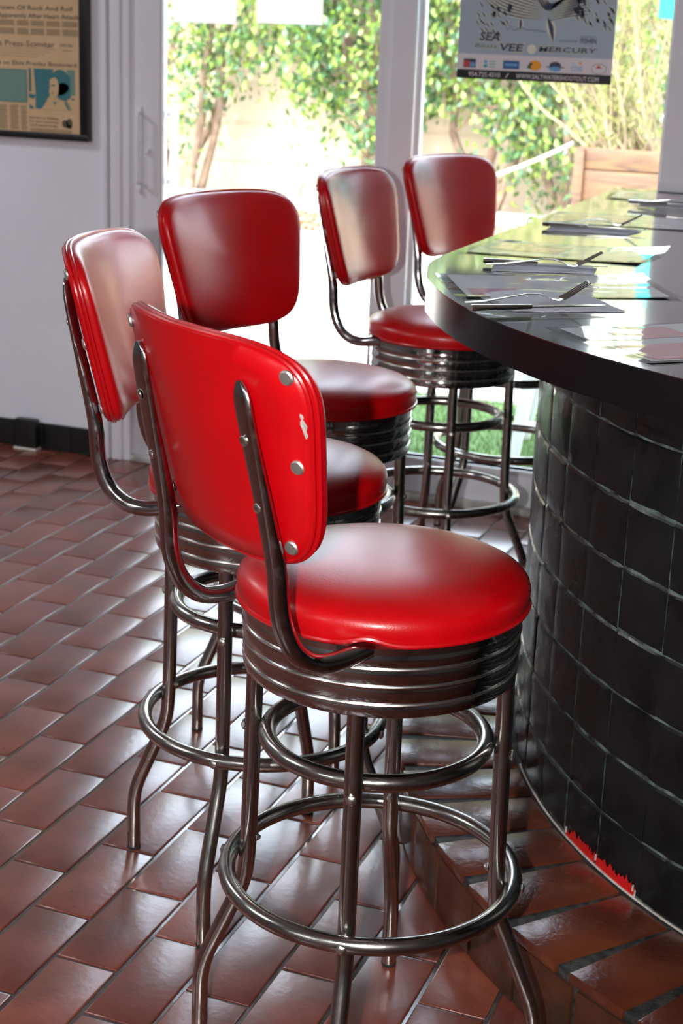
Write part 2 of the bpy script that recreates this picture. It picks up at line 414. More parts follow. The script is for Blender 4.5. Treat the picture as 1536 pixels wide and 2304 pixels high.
SPOTS = [(-.64665, 1.91298, .9525, -80, 'nearest red bar stool, its bright red studded back turned to the camera'),
         (-1.00305, 2.33801, .2241, -88, 'leftmost red bar stool, its backrest seen edge-on before the white wall'),
         (-1.1652, 2.9835, -.3057, -57, 'red bar stool with wide square-on backrest in front of the left door glass'),
         (-1.15911, 3.82958, -.0766, -64, 'red bar stool before the white door post with its seat beside the counter tip'),
         (-1.1335, 4.4263, -.36, -115, 'farthest red bar stool by the window, its seat hidden behind the counter')]
for i, (x, y, az, lg, lab) in enumerate(SPOTS):
    o = stool if i == 0 else copy_tree(stool)
    o.location = (x, y, 0); o.rotation_euler = (0, 0, az)
    for ch in [c for c in bpy.data.objects if c.parent == o and c.name.split('.')[0] == 'leg']:
        pass
    legs = [c for c in bpy.data.objects if c.parent == o and c.name.split('.')[0] == 'leg']
    for k, l in enumerate(legs): l.rotation_euler = (0, 0, T(lg)-az+k*PI/2)
    tag(o, lab, 'stool', G_ST)
# torn vinyl patch on the nearest stool's backrest edge
bm = bmesh.new()
back1 = [c for c in bpy.data.objects if c.parent == stool and c.name.split('.')[0] == 'backrest'][0]
for (cz, w, h) in ((1.0600, .0025, .0035), (1.0495, .0040, .0075), (1.0395, .0026, .0060)):
    ring = []
    for k in range(12):
        a = 2*PI*k/12; j = 1+.35*noise.noise(Vector((k*1.7, cz*50, 0))); lat = -.2035+w*j*math.cos(a)+(1.045-cz)*-.05; zz = cz+h*j*math.sin(a)
        ring.append(bm.verts.new((panpt(lat, zz, THR+.0006), lat, zz)))
    bm.faces.new(ring)
wp = finish('worn_patch', bm, M['chip'], back1); wp['label'] = 'small patch where the red vinyl has worn through'

# ------------------------------------------------------------------ room shell
ZC = 2.62
XL, XR, YF, YW = -5.6, 3.6, -3.2, 4.75
def slab(name, x0, x1, y0, y1, z0, z1, m, parent=None, bev=0.):
    bm = bmesh.new(); box(bm, x0, x1, y0, y1, z0, z1, bev); return finish(name, bm, m, parent, smooth=bool(bev))
rf = random.Random(21); bm = bmesh.new()
box(bm, XL, XR, YF, YW+.12, -.08, -.0028, mi=1)
GAP = .0036
k0 = math.floor((XL-GX)/TW); k1 = math.ceil((XR-GX)/TW)
for k in range(k0+1, k1+1):
    xa, xb = GX+(k-1)*TW+GAP*.95, GX+k*TW-GAP*.95
    xa = max(xa, XL); xb = min(xb, XR)
    if xb-xa < .01: continue
    m0 = math.floor((YF-GY)/TL-k/2)-1; m1 = math.ceil((YW-GY)/TL-k/2)+1
    for m_ in range(m0, m1):
        ya = GY+(k/2+m_)*TL+GAP*.8; yb = ya+TL-GAP*1.6; ya = max(ya, YF); yb = min(yb, YW+.1)
        if yb-ya < .01: continue
        near = -4.2 < xa < 1.2 and ya > -.2
        j = [rf.uniform(-.0003, .0003) for _ in range(4)]; e = [rf.uniform(-.0008, .0008) for _ in range(4)]
        c_ = ((xa+e[0], ya+e[1], j[0]), (xb+e[2], ya+e[1], j[1]), (xb+e[2], yb+e[3], j[2]), (xa+e[0], yb+e[3], j[3]))
        if near:
            def ringv(ins, dz): return [bm.verts.new((x+(ins if i in (0, 3) else -ins), y+(ins if i < 2 else -ins), z+dz)) for i, (x, y, z) in enumerate(c_)]
            rs = [ringv(0, -.0045), ringv(.0002, -.0016), ringv(.0011, -.0005), ringv(.0032, 0)]
            for a, b_ in zip(rs, rs[1:]):
                for i in range(4): bm.faces.new((a[i], a[(i+1) % 4], b_[(i+1) % 4], b_[i]))
            bm.faces.new(rs[-1])
        else: bm.faces.new([bm.verts.new(c) for c in c_])
fl_ = struct(finish('floor', bm, None, mats=[M['floor'], M['floor_grout']], angle=60))
struct(slab('ceiling', XL-.15, XR+.15, YF-.15, YW+.55, ZC, ZC+.2, M['ceiling']))
struct(slab('wall_left', XL-.15, XL, YF, YW+.12, 0, ZC, M['farwall']))
struct(slab('wall_right', XR, XR+.15, YF, YW+.12, 0, ZC, M['farwall']))
struct(slab('wall_front', XL-.15, XR+.15, YF-.15, YF, 0, ZC, M['farwall']))
bm = bmesh.new()
box(bm, XL, -2.656, YW, YW+.12, 0, ZC)            # picture wall left of the door
box(bm, -2.656, XR, YW, YW+.12, 2.36, ZC)         # header
box(bm, .95, XR, YW, YW+.12, 0, 2.36)             # right end
box(bm, -.42, .95, YW, YW+.12, 0, 1.0)            # below the added window
struct(finish('wall_back', bm, M['wall'], smooth=False))
bm = bmesh.new()
x = XL; k = 0
edges = [-5.6+.1166*i for i in range(26)]
for i in range(25):
    a = XL+i*.1166; b_ = min(a+.1146, -2.66)
    if a < -2.67: box(bm, a, b_, YW-.014, YW+.002, .0, .0955, .0015)
struct(finish('baseboard_back', bm, M['black_tile'], angle=30))
bm = bmesh.new(); box(bm, -3.013, -2.927, YW-.05, YW-.014, .006, .112, .006); bx = finish('wall_box', bm, M['frame_black'])
tag(bx, 'small black box standing against the black tile baseboard', 'box')
bm = bmesh.new(); box(bm, -3.016, -2.924, YW-.054, YW-.014, .0, .007, .002); cx = finish('caulk_strip', bm, M['white_plaster'], bx); cx['label'] = 'white caulk line at the foot of the box'
# door jamb (stepped white trim) and posts
bm = bmesh.new()
box(bm, -2.660, -2.645, YW-.022, YW+.12, 0, 2.36, .003)
box(bm, -2.640, -2.600, YW-.012, YW+.12, 0, 2.36, .003)
box(bm, -2.600, -2.570, YW-.003, YW+.12, 0, 2.36, .002)
struct(finish('trim_1', bm, M['frame_white'], angle=30))
bm = bmesh.new()
box(bm, -.795, -.42, YW-.06, YW+.12, 0, 2.36, .004)
box(bm, -.797, -.42, YW-.066, YW+.12, 1.063, 1.095, .003)
box(bm, -.80, -.785, YW-.03, YW+.12, 0, 2.36, .003)
struct(finish('trim_2', bm, M['frame_white'], angle=30))
bm = bmesh.new(); box(bm, -2.57, -.80, YW-.01, YW+.13, 0, .022, .004)
struct(finish('trim_3', bm, M['grime'], angle=30))
def glazed(name, x0, x1, s0, s1, y0, z0=.022, rail=.12, ztop=2.36):
    bm = bmesh.new()
    box(bm, x0, x0+s0, y0, y0+.045, z0, ztop, .004)
    box(bm, x1-s1, x1, y0, y0+.045, z0, ztop, .004)
    box(bm, x0+s0-.002, x1-s1+.002, y0, y0+.045, z0, z0+rail, .004)
    box(bm, x0+s0-.002, x1-s1+.002, y0-.008, y0+.05, z0+rail-.012, z0+rail, .003)
    box(bm, x0+s0-.002, x1-s1+.002, y0, y0+.045, ztop-.07, ztop, .004)
    # slim glazing beads
    for xx in (x0+s0, x1-s1-.007): box(bm, xx, xx+.007, y0+.006, y0+.039, z0+rail, ztop-.07, .001)
    d_ = struct(finish(name, bm, M['frame_white'], angle=30))
    bm = bmesh.new(); box(bm, x0+s0+.002, x1-s1-.002, y0+.020, y0+.026, z0+rail, ztop-.07)
    finish('glass_pane', bm, M['glass'], d_, smooth=False)
    return d_
d1 = glazed('door_1', -2.572, -1.642, .108, .058, YW+.01)
d2 = glazed('window_1', -1.640, -.797, .062, .012, YW+.03)
bm = bmesh.new(); box(bm, -1.655, -1.578, YW-.012, YW+.01, .0, 2.36, .004); struct(finish('trim_4', bm, M['frame_white'], angle=30))
w2 = glazed('added_window', -.42, .95, .04, .04, YW+.03, z0=1.0, rail=.04)  # unseen window beyond the pillar, added to let in more light
# handle: D pull inside, second one outside seen past the stile
bm = bmesh.new()
box(bm, -2.550, -2.527, YW+.001, YW+.012, .945, 1.215, .003)
tube(bm, fillet_path([(-2.533, YW+.005, 1.195), (-2.524, YW-.030, 1.195), (-2.524, YW-.030, .970), (-2.533, YW+.005, .970)], .012, 5), .0065, 10)
box(bm, -2.545, -2.529, YW-.006, YW+.004, .935, .955, .003); box(bm, -2.515, -2.497, YW-.004, YW+.012, 1.065, 1.08, .003)
h = finish('handle', bm, M['frame_white'], d1, angle=35)
bm = bmesh.new(); box(bm, -2.462, -2.436, YW+.075, YW+.10, .955, 1.215, .010); box(bm, -2.480, -2.440, YW+.045, YW+.085, .965, .985, .003); box(bm, -2.480, -2.440, YW+.045, YW+.085, 1.185, 1.205, .003)
finish('outer_handle', bm, M['frame_white'], d1, angle=35)

# ------------------------------------------------------------------ counter, base, step
CX, CY = .436, 3.182
RC, RB, RS = 1.383, 1.155, 1.387
def arc_pt(R, deg): return (CX+R*math.cos(T(deg)), CY+R*math.sin(T(deg)))
# countertop outline (outer edge: straight run to the window, then the arc)
outer = [(-.928, 4.735), (-.918, 4.3), (-.909, 3.7), (-.909, 3.3), (-.9085, 3.05)]
outer += [(-.905, 2.93), (-.893, 2.82)]
outer += [arc_pt(RC, a) for a in range(202, 352, 3)]
sm = [Vector((p[0], p[1], 0)) for p in outer]
sm = smooth_path(sm[:9], 5)[:-1]+sm[8:]
inner = [(arc_pt(.60, a)) for a in range(348, 184, -6)]+[(-.14, 3.3), (-.14, 4.735)]
def ring_slab(outl, inn, z0, z1, mats):
    bm = bmesh.new(); poly = [(p[0], p[1]) for p in outl]+list(inn)
    lo = [bm.verts.new((x, y, z0)) for x, y in poly]; hi = [bm.verts.new((x, y, z1)) for x, y in poly]
    ft = bm.faces.new(hi); fb = bm.faces.new(lo[::-1]); n = len(poly)
    for i in range(n):
        f = bm.faces.new((lo[i], lo[(i+1) % n], hi[(i+1) % n], hi[i])); f.material_index = 1
    es = [e for e in ft.edges]
    bmesh.ops.bevel(bm, geom=es, offset=.0016, segments=2, profile=.5, affect='EDGES')
    bmesh.ops.triangulate(bm, faces=[f for f in bm.faces if len(f.verts) > 4])
    return bm
ct = finish('countertop', ring_slab(sm, inner, 1.0035, 1.063, None), None, mats=[M['laminate'], M['laminate_edge']], angle=30)
tag(ct, 'glossy black curved countertop with a thick black edge, running to the window', 'countertop')
# base wall with black glazed tiles
base = empty('counter_base', (CX, CY, .132))
def W(o, x, y, z): return (x-base.location.x, y-base.location.y, z-base.location.z)
bm = bmesh.new()
def basepath(R):
    xs = CX-R
    return [(xs, 4.735)]+[(xs, 4.735-(4.735-CY)*i/12) for i in range(1, 12)]+[arc_pt(R, a) for a in range(180, 351, 2)]
P = basepath(RB-.0035); Q = basepath(RB-.10)
for i in range(len(P)-1):
    a, b_, c, d_ = P[i], P[i+1], Q[i+1], Q[i]
    v = [bm.verts.new(W(0, p[0], p[1], z)) for z in (.132, 1.004) for p in (a, b_, c, d_)]
    bm.faces.new((v[0], v[1], v[5], v[4])); bm.faces.new((v[2], v[3], v[7], v[6])); bm.faces.new((v[4], v[5], v[6], v[7]))
bmesh.ops.remove_doubles(bm, verts=bm.verts, dist=1e-5)
core = finish('tile_backing', bm, M['grey_grout'], base)
ROWZ = [.1335, .2365, .3455, .4555, .562, .6695, .7785, .887, 1.0035]
bm = bmesh.new(); rnd = random.Random(3)
def tile3(bm, f, z0, z1, bev=.0022, dep=.012, n=4):
    """curved glazed tile: f(s)->(x,y), f.n(s)->outward; grid with pillowed edge"""
    g = []
    jz = rnd.uniform(-.0012, .0012); jo = rnd.uniform(-.0012, .0010); tiltx = rnd.uniform(-.0016, .0016); tiltz = rnd.uniform(-.0016, .0016)
    us = [0, .035, .2, .4, .6, .8, .965, 1]
    for iz in us:
        row = []
        for iu in us:
            (x, y), (nx, ny) = f(iu); e = min(iu, 1-iu, iz, 1-iz)
            o_ = jo+tiltx*(iu-.5)+tiltz*(iz-.5)+((-.0032 if min(iz, 1-iz) < .01 else -.0010) if e < .01 else (-.0004 if e < .05 else 0))+.0007*noise.noise(Vector((x*22, y*22, (z0+(z1-z0)*iz)*22)))
            wob = .0030*noise.noise(Vector((x*60+9, y*60, z0*31+iz)))
            row.append(bm.verts.new(W(0, x+nx*o_, y+ny*o_, z0+(z1-z0)*iz+jz+wob)))
        g.append(row)
    m_ = len(us)
    for i in range(m_-1):
        for k in range(m_-1): bm.faces.new((g[i][k], g[i][k+1], g[i+1][k+1], g[i+1][k]))
for r in range(8):
    z0, z1 = ROWZ[r]+.0018, ROWZ[r+1]-.0018
    for k in range(-6, 23):
        a0 = 217.4+5.87*k+.035; a1 = 217.4+5.87*(k+1)-.035
        if a0 < 180: continue
        j = rnd.uniform(-.10, .10)
        def f(s, a0=a0+j, a1=a1+j):
            a = T(a0+(a1-a0)*s); return (CX+RB*math.cos(a), CY+RB*math.sin(a)), (math.cos(a), math.sin(a))
        tile3(bm, f, z0, z1)
    y = CY+.02
    while y < 4.7:
        y1 = min(y+.118, 4.733)
        def f(s, y0=y, y1=y1-.003): return (CX-RB, y1+(y0-y1)*s), (-1, 0)
        tile3(bm, f, z0, z1); y += .1195
tiles = finish('wall_tiling', bm, M['base_tile'], base, angle=35)
# chipped paint at the foot: old red paint with white edge
bm = bmesh.new(); seg = 150
for i in range(seg):
    a0 = 218.0+11.0*i/seg; a1 = 218.0+11.0*(i+1)/seg; am = (a0+a1)/2
    if abs(am-223.3) < .12: continue
    def hh_(j):
        q_ = (j/seg)*11; h_ = .020+.014*noise.noise(Vector((j*.16, 0, 0)))+.009*noise.noise(Vector((j*.9, 3, 0)))+.006*noise.noise(Vector((j*2.7, 5, 0)))
        return max(.003, h_)*min(1, .35+q_*.5)
    ps = []
    for a, zz in ((a0, .1345), (a1, .1345), (a1, .1345+hh_(i+1)), (a0, .1345+hh_(i))):
        R = RB+.0012; ps.append(bm.verts.new(W(0, CX+R*math.cos(T(a)), CY+R*math.sin(T(a)), zz)))
    bm.faces.new(ps)
rp_ = finish('chipped_paint', bm, M['red_paint'], base, smooth=False); rp_['label'] = 'bright red old paint showing at the foot of the black tiles'
bm = bmesh.new()
path = [Vector(W(0, CX+(RB+.002)*math.cos(T(a/4)), CY+(RB+.002)*math.sin(T(a/4)), .1340+.0012*noise.noise(Vector((a, 0, 0))))) for a in range(4*204, 4*262)]
tube(bm, path, .0022, 6, mi=0)
for am, zz in ((218.0, .146), (223.35, .150), (229.0, .143), (228.7, .150)):
    R = RB+.0016; tube(bm, [Vector(W(0, CX+R*math.cos(T(am)), CY+R*math.sin(T(am)), zz-.006)), Vector(W(0, CX+R*math.cos(T(am+.05)), CY+R*math.sin(T(am+.05)), zz+.005))], .0017, 6)
finish('caulk_line', bm, M['chip'], base)
tag(base, 'curved counter front clad in square black glazed tiles', 'counter')
# raised step
step = empty('floor_step', (CX, CY, 0))
def S(x, y, z): return (x-CX, y-CY, z)
ZS = .132
bm = bmesh.new()
P = basepath(RS-.006); Q = basepath(RB-.02)
P[0] = (P[0][0], 4.73); Q[0] = (Q[0][0], 4.73)
for i in range(len(P)-1):
    a, b_, c, d_ = P[i], P[i+1], Q[i+1], Q[i]
    v = [bm.verts.new(S(p[0], p[1], z)) for z in (0.0, ZS-.004) for p in (a, b_, c, d_)]
    bm.faces.new((v[0], v[1], v[5], v[4])); bm.faces.new((v[4], v[5], v[6], v[7])); bm.faces.new((v[2], v[3], v[7], v[6]))
bmesh.ops.remove_doubles(bm, verts=bm.verts, dist=1e-5)
finish('step_core', bm, M['black_grout'], step)
bm = bmesh.new(); bm2 = bmesh.new()
def radial_tile(bm, am, r0, r1, w, z0, z1, bev=.003):
    ca, sa = math.cos(am), math.sin(am); tx, ty = -sa, ca
    pts = []
    jr = rnd.uniform(-.002, .002); w0 = w
    for z in (z0, z1):
        for rr, ss in ((r0, -w0/2), (r1, -w/2), (r1, w/2), (r0, w0/2)):
            pts.append(S(CX+(rr+jr)*ca+tx*ss, CY+(rr+jr)*sa+ty*ss, z+(0 if z == z0 else rnd.uniform(-.0006, .0006))))
    oriented(bm, pts, bev)
PIT = 5.85
for k in range(-7, 22):
    a0 = 222.0+PIT*k
    if a0 < 178: continue
    am = T(a0+PIT/2)
    radial_tile(bm, am, RB+.006, RS-.001, .1125, ZS-.018, ZS)
    # riser tile
    for dk in (0,):
        am2 = T(a0+PIT/2+1.2); ca, sa = math.cos(am2), math.sin(am2); w = .131
        pts = []
        for z in (.002, ZS-.021):
            for rr, ss in ((RS-.012, -w/2), (RS-.001, -w/2), (RS-.001, w/2), (RS-.012, w/2)):
                pts.append(S(CX+rr*ca-sa*ss, CY+rr*sa+ca*ss, z))
        oriented(bm2, pts, .002)
y = CY+.03
while y < 4.70:
    y1 = min(y+.1145, 4.73); x0 = CX-RS+.001+.014
    vs = [S(x, yy, z) for z in (ZS-.018, ZS) for x, yy in ((x0, y), (CX-RB-.006, y), (CX-RB-.006, y1), (x0, y1))]
    oriented(bm, vs, .003)
    vs = [S(x, yy, z) for z in (.002, ZS-.021) for x, yy in ((x0, y), (x0+.011, y), (x0+.011, y1), (x0, y1))]
    oriented(bm2, vs, .002); y += .1185
finish('tread_tiles', bm, M['step_tile'], step, angle=30)
rt = finish('riser_tiles', bm2, M['riser_tile'], step, angle=30)
tag(step, 'raised red-brown tiled step curving round the foot of the black counter', 'step')

# ------------------------------------------------------------------ on the counter
ZT = 1.0632
def placemat(p0, p1, p2, lab, prints, curl=(0, 0, 0, 0)):
    """p0 front-left, p1 front-right, p2 = back-right"""
    p0, p1, p2 = (Vector((a[0], a[1])) for a in (p0, p1, p2)); p3 = p0+p2-p1
    root = empty('placemat', ((p0.x+p2.x)/2, (p0.y+p2.y)/2, ZT)); ox, oy = root.location.x, root.location.y
    def g(u, v): return p0*(1-u)*(1-v)+p1*u*(1-v)+p2*u*v+p3*(1-u)*v
    def zf(u, v, sd=ox*7):
        e = min(u, 1-u, v, 1-v); z = .0012+.0012*abs(noise.noise(Vector((u*4+sd, v*3, 0))))
        cs = (((1-u)*(1-v)), u*(1-v), u*v, (1-u)*v)
        for c, q in zip(curl, cs): z += c*q**5
        return z
    def sheet(bm, u0, u1, v0, v1, dz, nu=24, nv=16, mi=0):
        vs = [[bm.verts.new(((g(u0+(u1-u0)*i/nu, v0+(v1-v0)*k/nv)).x-ox, (g(u0+(u1-u0)*i/nu, v0+(v1-v0)*k/nv)).y-oy, zf(u0+(u1-u0)*i/nu, v0+(v1-v0)*k/nv)+dz)) for i in range(nu+1)] for k in range(nv+1)]
        for k in range(nv):
            for i in range(nu): bm.faces.new((vs[k][i], vs[k][i+1], vs[k+1][i+1], vs[k+1][i])).material_index = mi
        return vs
    bm = bmesh.new(); sheet(bm, 0, 1, 0, 1, 0); fs = list(bm.faces)
    r = bmesh.ops.solidify(bm, geom=fs, thickness=.0007)
    film = finish('plastic_sleeve', bm, M['film'], root, angle=60)
    bm = bmesh.new(); sheet(bm, .035, .965, .05, .95, .0002)
    pr = finish('printed_sheet', bm, M['mat_grey'], root, angle=60)
    bm = bmesh.new()
    for (u0, u1, v0, v1) in prints: sheet(bm, u0, u1, v0, v1, .0005, 10, 8)
    if prints: finish('printed_panel', bm, M['mat_red'], root, angle=60)
    tag(root, lab, 'placemat', 'laminated placemats on the counter'); return root
placemat((-.531, 2.25), (-.348, 2.062), (-.072, 2.335), 'nearest laminated placemat with red print, cut off by the right picture edge', [(.55, .93, .08, .62), (.1, .4, .2, .5)], (.003, .001, 0, .004))
placemat((-.836, 2.68), (-.726, 2.454), (-.393, 2.665), 'laminated placemat at the rounded tip of the counter, under the nearest fork', [(.62, .92, .08, .3)], (.003, .001, .002, .006))
placemat((-.897, 3.007), (-.533, 3.040), (-.521, 3.285), 'laminated placemat with a raised right corner, third from the front', [(.1, .5, .3, .8)], (.001, .004, .012, .002))
placemat((-.885, 3.655), (-.50, 3.70), (-.535, 3.95), 'laminated placemat touching the third fork, last but one from the front', [(.1, .5, .3, .8)], (.001, .001, .004, .002))
placemat((-.885, 4.36), (-.51, 4.40), (-.53, 4.64), 'laminated placemat lying nearest the window at the far counter end', [(.1, .5, .3, .8)], (.001, .001, .004, .002))

def make_knife():
    L_ = .232; bm = bmesh.new()
    # handle along +x from 0 to .10, blade to L_
    prof = [(0, .0075, .0042), (.004, .0098, .0052), (.02, .0098, .0052), (.06, .0082, .0046), (.095, .0064, .0040), (.102, .0050, .0036)]
    rings = []
    for x, w, h in prof:
        rings.append([bm.verts.new((x, w*math.cos(2*PI*k/14), .0055+h*math.sin(2*PI*k/14))) for k in range(14)])
    for a, b_ in zip(rings, rings[1:]):
        for k in range(14): bm.faces.new((a[k], a[(k+1) % 14], b_[(k+1) % 14], b_[k]))
    bm.faces.new(rings[0]); bm.faces.new(rings[-1][::-1])
    hd = finish('handle', bm, M['cutlery'])
    bm = bmesh.new(); pts = [(.10, .004), (.125, .0075), (.17, .0095), (.205, .0092), (.222, .006), (.232, -.003), (.222, -.0055), (.17, -.006), (.12, -.0055), (.10, -.004)]
    lo = [bm.verts.new((x, y, .0045)) for x, y in pts]; hi = [bm.verts.new((x, y, .0060)) for x, y in pts]
    bm.faces.new(lo[::-1]); bm.faces.new(hi); n = len(pts)
    for i in range(n): bm.faces.new((lo[i], lo[(i+1) % n], hi[(i+1) % n], hi[i]))
    bl = finish('blade', bm, M['cutlery'], angle=30)
    r = empty('table_knife', (0, 0, 0)); hd.parent = r; bl.parent = r; return r
def make_fork():
    bm = bmesh.new()
    # centreline profile (x, z, halfwidth): handle, neck arch, head, tines rising
    pr = [(0, .004, .0065), (.006, .0045, .0095), (.03, .0060, .0095), (.07, .0115, .0070), (.105, .0165, .0042), (.125, .0165, .0034), (.140, .0120, .0045), (.150, .0075, .0095), (.160, .0062, .0118), (.170, .0085, .0122)]
    rows = []
    for x, z, w in pr:
        rows.append([bm.verts.new((x, y, z+zz)) for y, zz in ((-w, 0), (-w*.5, .0010), (w*.5, .0010), (w, 0), (w*.5, -.0010), (-w*.5, -.0010))])
    for a, b_ in zip(rows, rows[1:]):
        for k in range(6): bm.faces.new((a[k], a[(k+1) % 6], b_[(k+1) % 6], b_[k]))
    bm.faces.new(rows[0]); bm.faces.new(rows[-1][::-1])
    hd = finish('handle', bm, M['cutlery'], angle=60)
    bm = bmesh.new()
    for t in range(4):
        y = (-1.5+t)*.0066
        path = [(.168, y, .0080), (.182, y, .0150), (.198, y*.97, .0245), (.213, y*.93, .0330)]
        P = smooth_path(path, 3); tube(bm, P, [.0022-.0013*i/(len(P)-1) for i in range(len(P))], 8)
    tn = finish('tines', bm, M['cutlery'])
    r = empty('table_fork', (0, 0, 0)); hd.parent = r; tn.parent = r; return r
def make_napkin(pts, h, seed, lab, loc):
    """folded paper napkin: two layers over a rough quad (4 world corners), upper layer set back and lifted"""
    bm = bmesh.new(); cxx = sum(p[0] for p in pts)/4; cyy = sum(p[1] for p in pts)/4
    def lay(z0, inset, lift, nu=14, nv=8):
        g = []
        for k in range(nv+1):
            row = []
            for i in range(nu+1):
                u = inset+(1-2*inset)*i/nu; v = inset*.4+(1-inset*1.4)*k/nv
                x = sum(w*p[0] for w, p in zip(((1-u)*(1-v), u*(1-v), u*v, (1-u)*v), pts)); y = sum(w*p[1] for w, p in zip(((1-u)*(1-v), u*(1-v), u*v, (1-u)*v), pts))
                z = z0+lift*(.35+.65*math.sin(PI*min(1, u*1.15)))*v+.0012*noise.noise(Vector((u*5, v*5, seed)))
                row.append(bm.verts.new((x-cxx, y-cyy, z)))
            g.append(row)
        for k in range(nv):
            for i in range(nu): bm.faces.new((g[k][i], g[k][i+1], g[k+1][i+1], g[k+1][i]))
        return g
    a = lay(.0008, 0, .0012); b_ = lay(.0022, .03, h)
    nv = 8; nu = 14
    for i in range(nu): bm.faces.new((a[0][i], b_[0][i], b_[0][i+1], a[0][i+1]))
    bmesh.ops.solidify(bm, geom=list(bm.faces), thickness=.0004)
    o = finish('paper_napkin', bm, M['napkin'], angle=50); o.location = (cxx, cyy, ZT)
    tag(o, lab, 'napkin', 'paper napkins under the cutlery'); return o
kn = make_knife(); fk = make_fork()
SET = [ # knife (handle end, direction), fork, napkin corners
 dict(k=((-.664, 2.322), (-.447, 2.500), .006), f=((-.690, 2.378), (-.536, 2.503), .004), n=[(-.612, 2.378), (-.452, 2.478), (-.535, 2.585), (-.700, 2.490)], h=.012,
      kl='table knife on the folded napkin nearest the front of the counter', fl='table fork with raised tines nearest the front of the counter', nl='folded white napkin nearest the front, under the first knife and fork'),
 dict(k=((-.800, 2.862), (-.568, 2.930), .004), f=((-.782, 2.822), (-.582, 2.900), .007), n=[(-.765, 2.795), (-.590, 2.868), (-.600, 2.945), (-.785, 2.885)], h=.004,
      kl='table knife between the second and third placemats, before the counter tip', fl='table fork between the second and third placemats, tines tipped up', nl='white napkin lying between the second and third placemats'),
 dict(k=((-.855, 3.540), (-.630, 3.575), .006), f=((-.855, 3.590), (-.650, 3.625), .007), n=[(-.835, 3.490), (-.655, 3.518), (-.640, 3.622), (-.845, 3.590)], h=.007,
      kl='table knife before the fourth placemat, halfway to the window', fl='table fork before the fourth placemat, halfway to the window', nl='white napkin halfway to the window, under the third knife and fork'),
 dict(k=((-.790, 4.212), (-.560, 4.262), .006), f=((-.765, 4.255), (-.560, 4.300), .006), n=[(-.762, 4.185), (-.570, 4.225), (-.575, 4.30), (-.765, 4.27)], h=.006,
      kl='table knife farthest back, beside the white pillar', fl='table fork farthest back, beside the white pillar', nl='white napkin farthest back on the counter, beside the white pillar')]
for i, s in enumerate(SET):
    k = kn if i == 0 else copy_tree(kn); f_ = fk if i == 0 else copy_tree(fk)
    for o, (a, b_, dz), lab, cat, gr in ((k, s['k'], s['kl'], 'knife', 'table knives on the counter'), (f_, s['f'], s['fl'], 'fork', 'table forks on the counter')):
        o.location = (a[0], a[1], ZT+dz*.5+.0012); o.rotation_euler = (0, 0, math.atan2(b_[1]-a[1], b_[0]-a[0])); tag(o, lab, cat, gr)
    make_napkin(s['n'], s['h'], i*3.1, s['nl'], None)

# ------------------------------------------------------------------ lettering helper
def text_mesh(body, x0, x1, zb, h, y, shear=0., bold=0., font_scale=None):
    """flat lettering on a wall plane facing -Y: spans x0..x1, baseline zb, cap height h"""
    cu = bpy.data.curves.new('lettering', 'FONT'); cu.body = body; cu.size = 1; cu.offset = bold; cu.resolution_u = 2
    ob = bpy.data.objects.new('lettering', cu); col.objects.link(ob)
    dg = bpy.context.evaluated_depsgraph_get(); dg.update()
    me = bpy.data.meshes.new_from_object(ob.evaluated_get(dg)); bpy.data.objects.remove(ob); bpy.data.curves.remove(cu)
    xs = [v.co.x for v in me.vertices]; mn, mxx = min(xs), max(xs); cap = .70
    return [((x0+(v.co.x-mn)/(mxx-mn)*(x1-x0)+shear*(v.co.y/cap*h), y, zb+v.co.y/cap*h)) for v in me.vertices], [tuple(p.vertices) for p in me.polygons], me
def add_text(bm, *a, tilt=0., **k):
    co, fs, me = text_mesh(*a, **k); x0 = a[1]
    vs = [bm.verts.new((c[0], c[1], c[2]+tilt*(c[0]-x0))) for c in co]
    for f in fs:
        try: bm.faces.new([vs[i] for i in f])
        except Exception: pass
    bpy.data.meshes.remove(me)
def rect(bm, x0, x1, z0, z1, y, tilt=0.):
    v = [bm.verts.new((x, y, z+tilt*(x-x0))) for x, z in ((x0, z0), (x1, z0), (x1, z1), (x0, z1))]; bm.faces.new(v)
def poly(bm, pts, y):
    bm.faces.new([bm.verts.new((x, y, z)) for x, z in pts])
def disc(bm, cx_, cz, rx, rz, y, n=20):
    poly(bm, [(cx_+rx*math.cos(2*PI*k/n), cz+rz*math.sin(2*PI*k/n)) for k in range(n)], y)

# ------------------------------------------------------------------ framed newspaper
fr = empty('framed_newspaper', (-3.15, YW, 1.092))
FX, FZ = -3.15, 1.092
def rel(o, loc):
    for v in o.data.vertices: v.co -= Vector(loc)
    return o
bm = bmesh.new()
x0, x1, z0, z1, wd = -3.60, -2.711, 1.092, 1.86, .031
box(bm, x0, x1, YW-.030, YW, z0, z0+wd*.72, .002); box(bm, x0, x1, YW-.030, YW, z1-wd, z1, .002)
box(bm, x0, x0+wd, YW-.030, YW, z0+wd*.72, z1-wd, .002); box(bm, x1-wd, x1, YW-.030, YW, z0+wd*.72, z1-wd, .002)
rel(finish('picture_frame', bm, M['frame_black'], fr, angle=30), (FX, YW, FZ))
bm = bmesh.new(); box(bm, x0+wd-.002, x1-wd+.002, YW-.014, YW-.002, z0+wd*.6, z1-wd+.002)
sheet_ = rel(finish('newspaper', bm, M['news'], fr, smooth=False), (FX, YW, FZ))
yp = YW-.0148
def news(name, m, fn):
    bm = bmesh.new(); fn(bm); return rel(finish(name, bm, m, sheet_, smooth=False), (FX, YW, FZ))
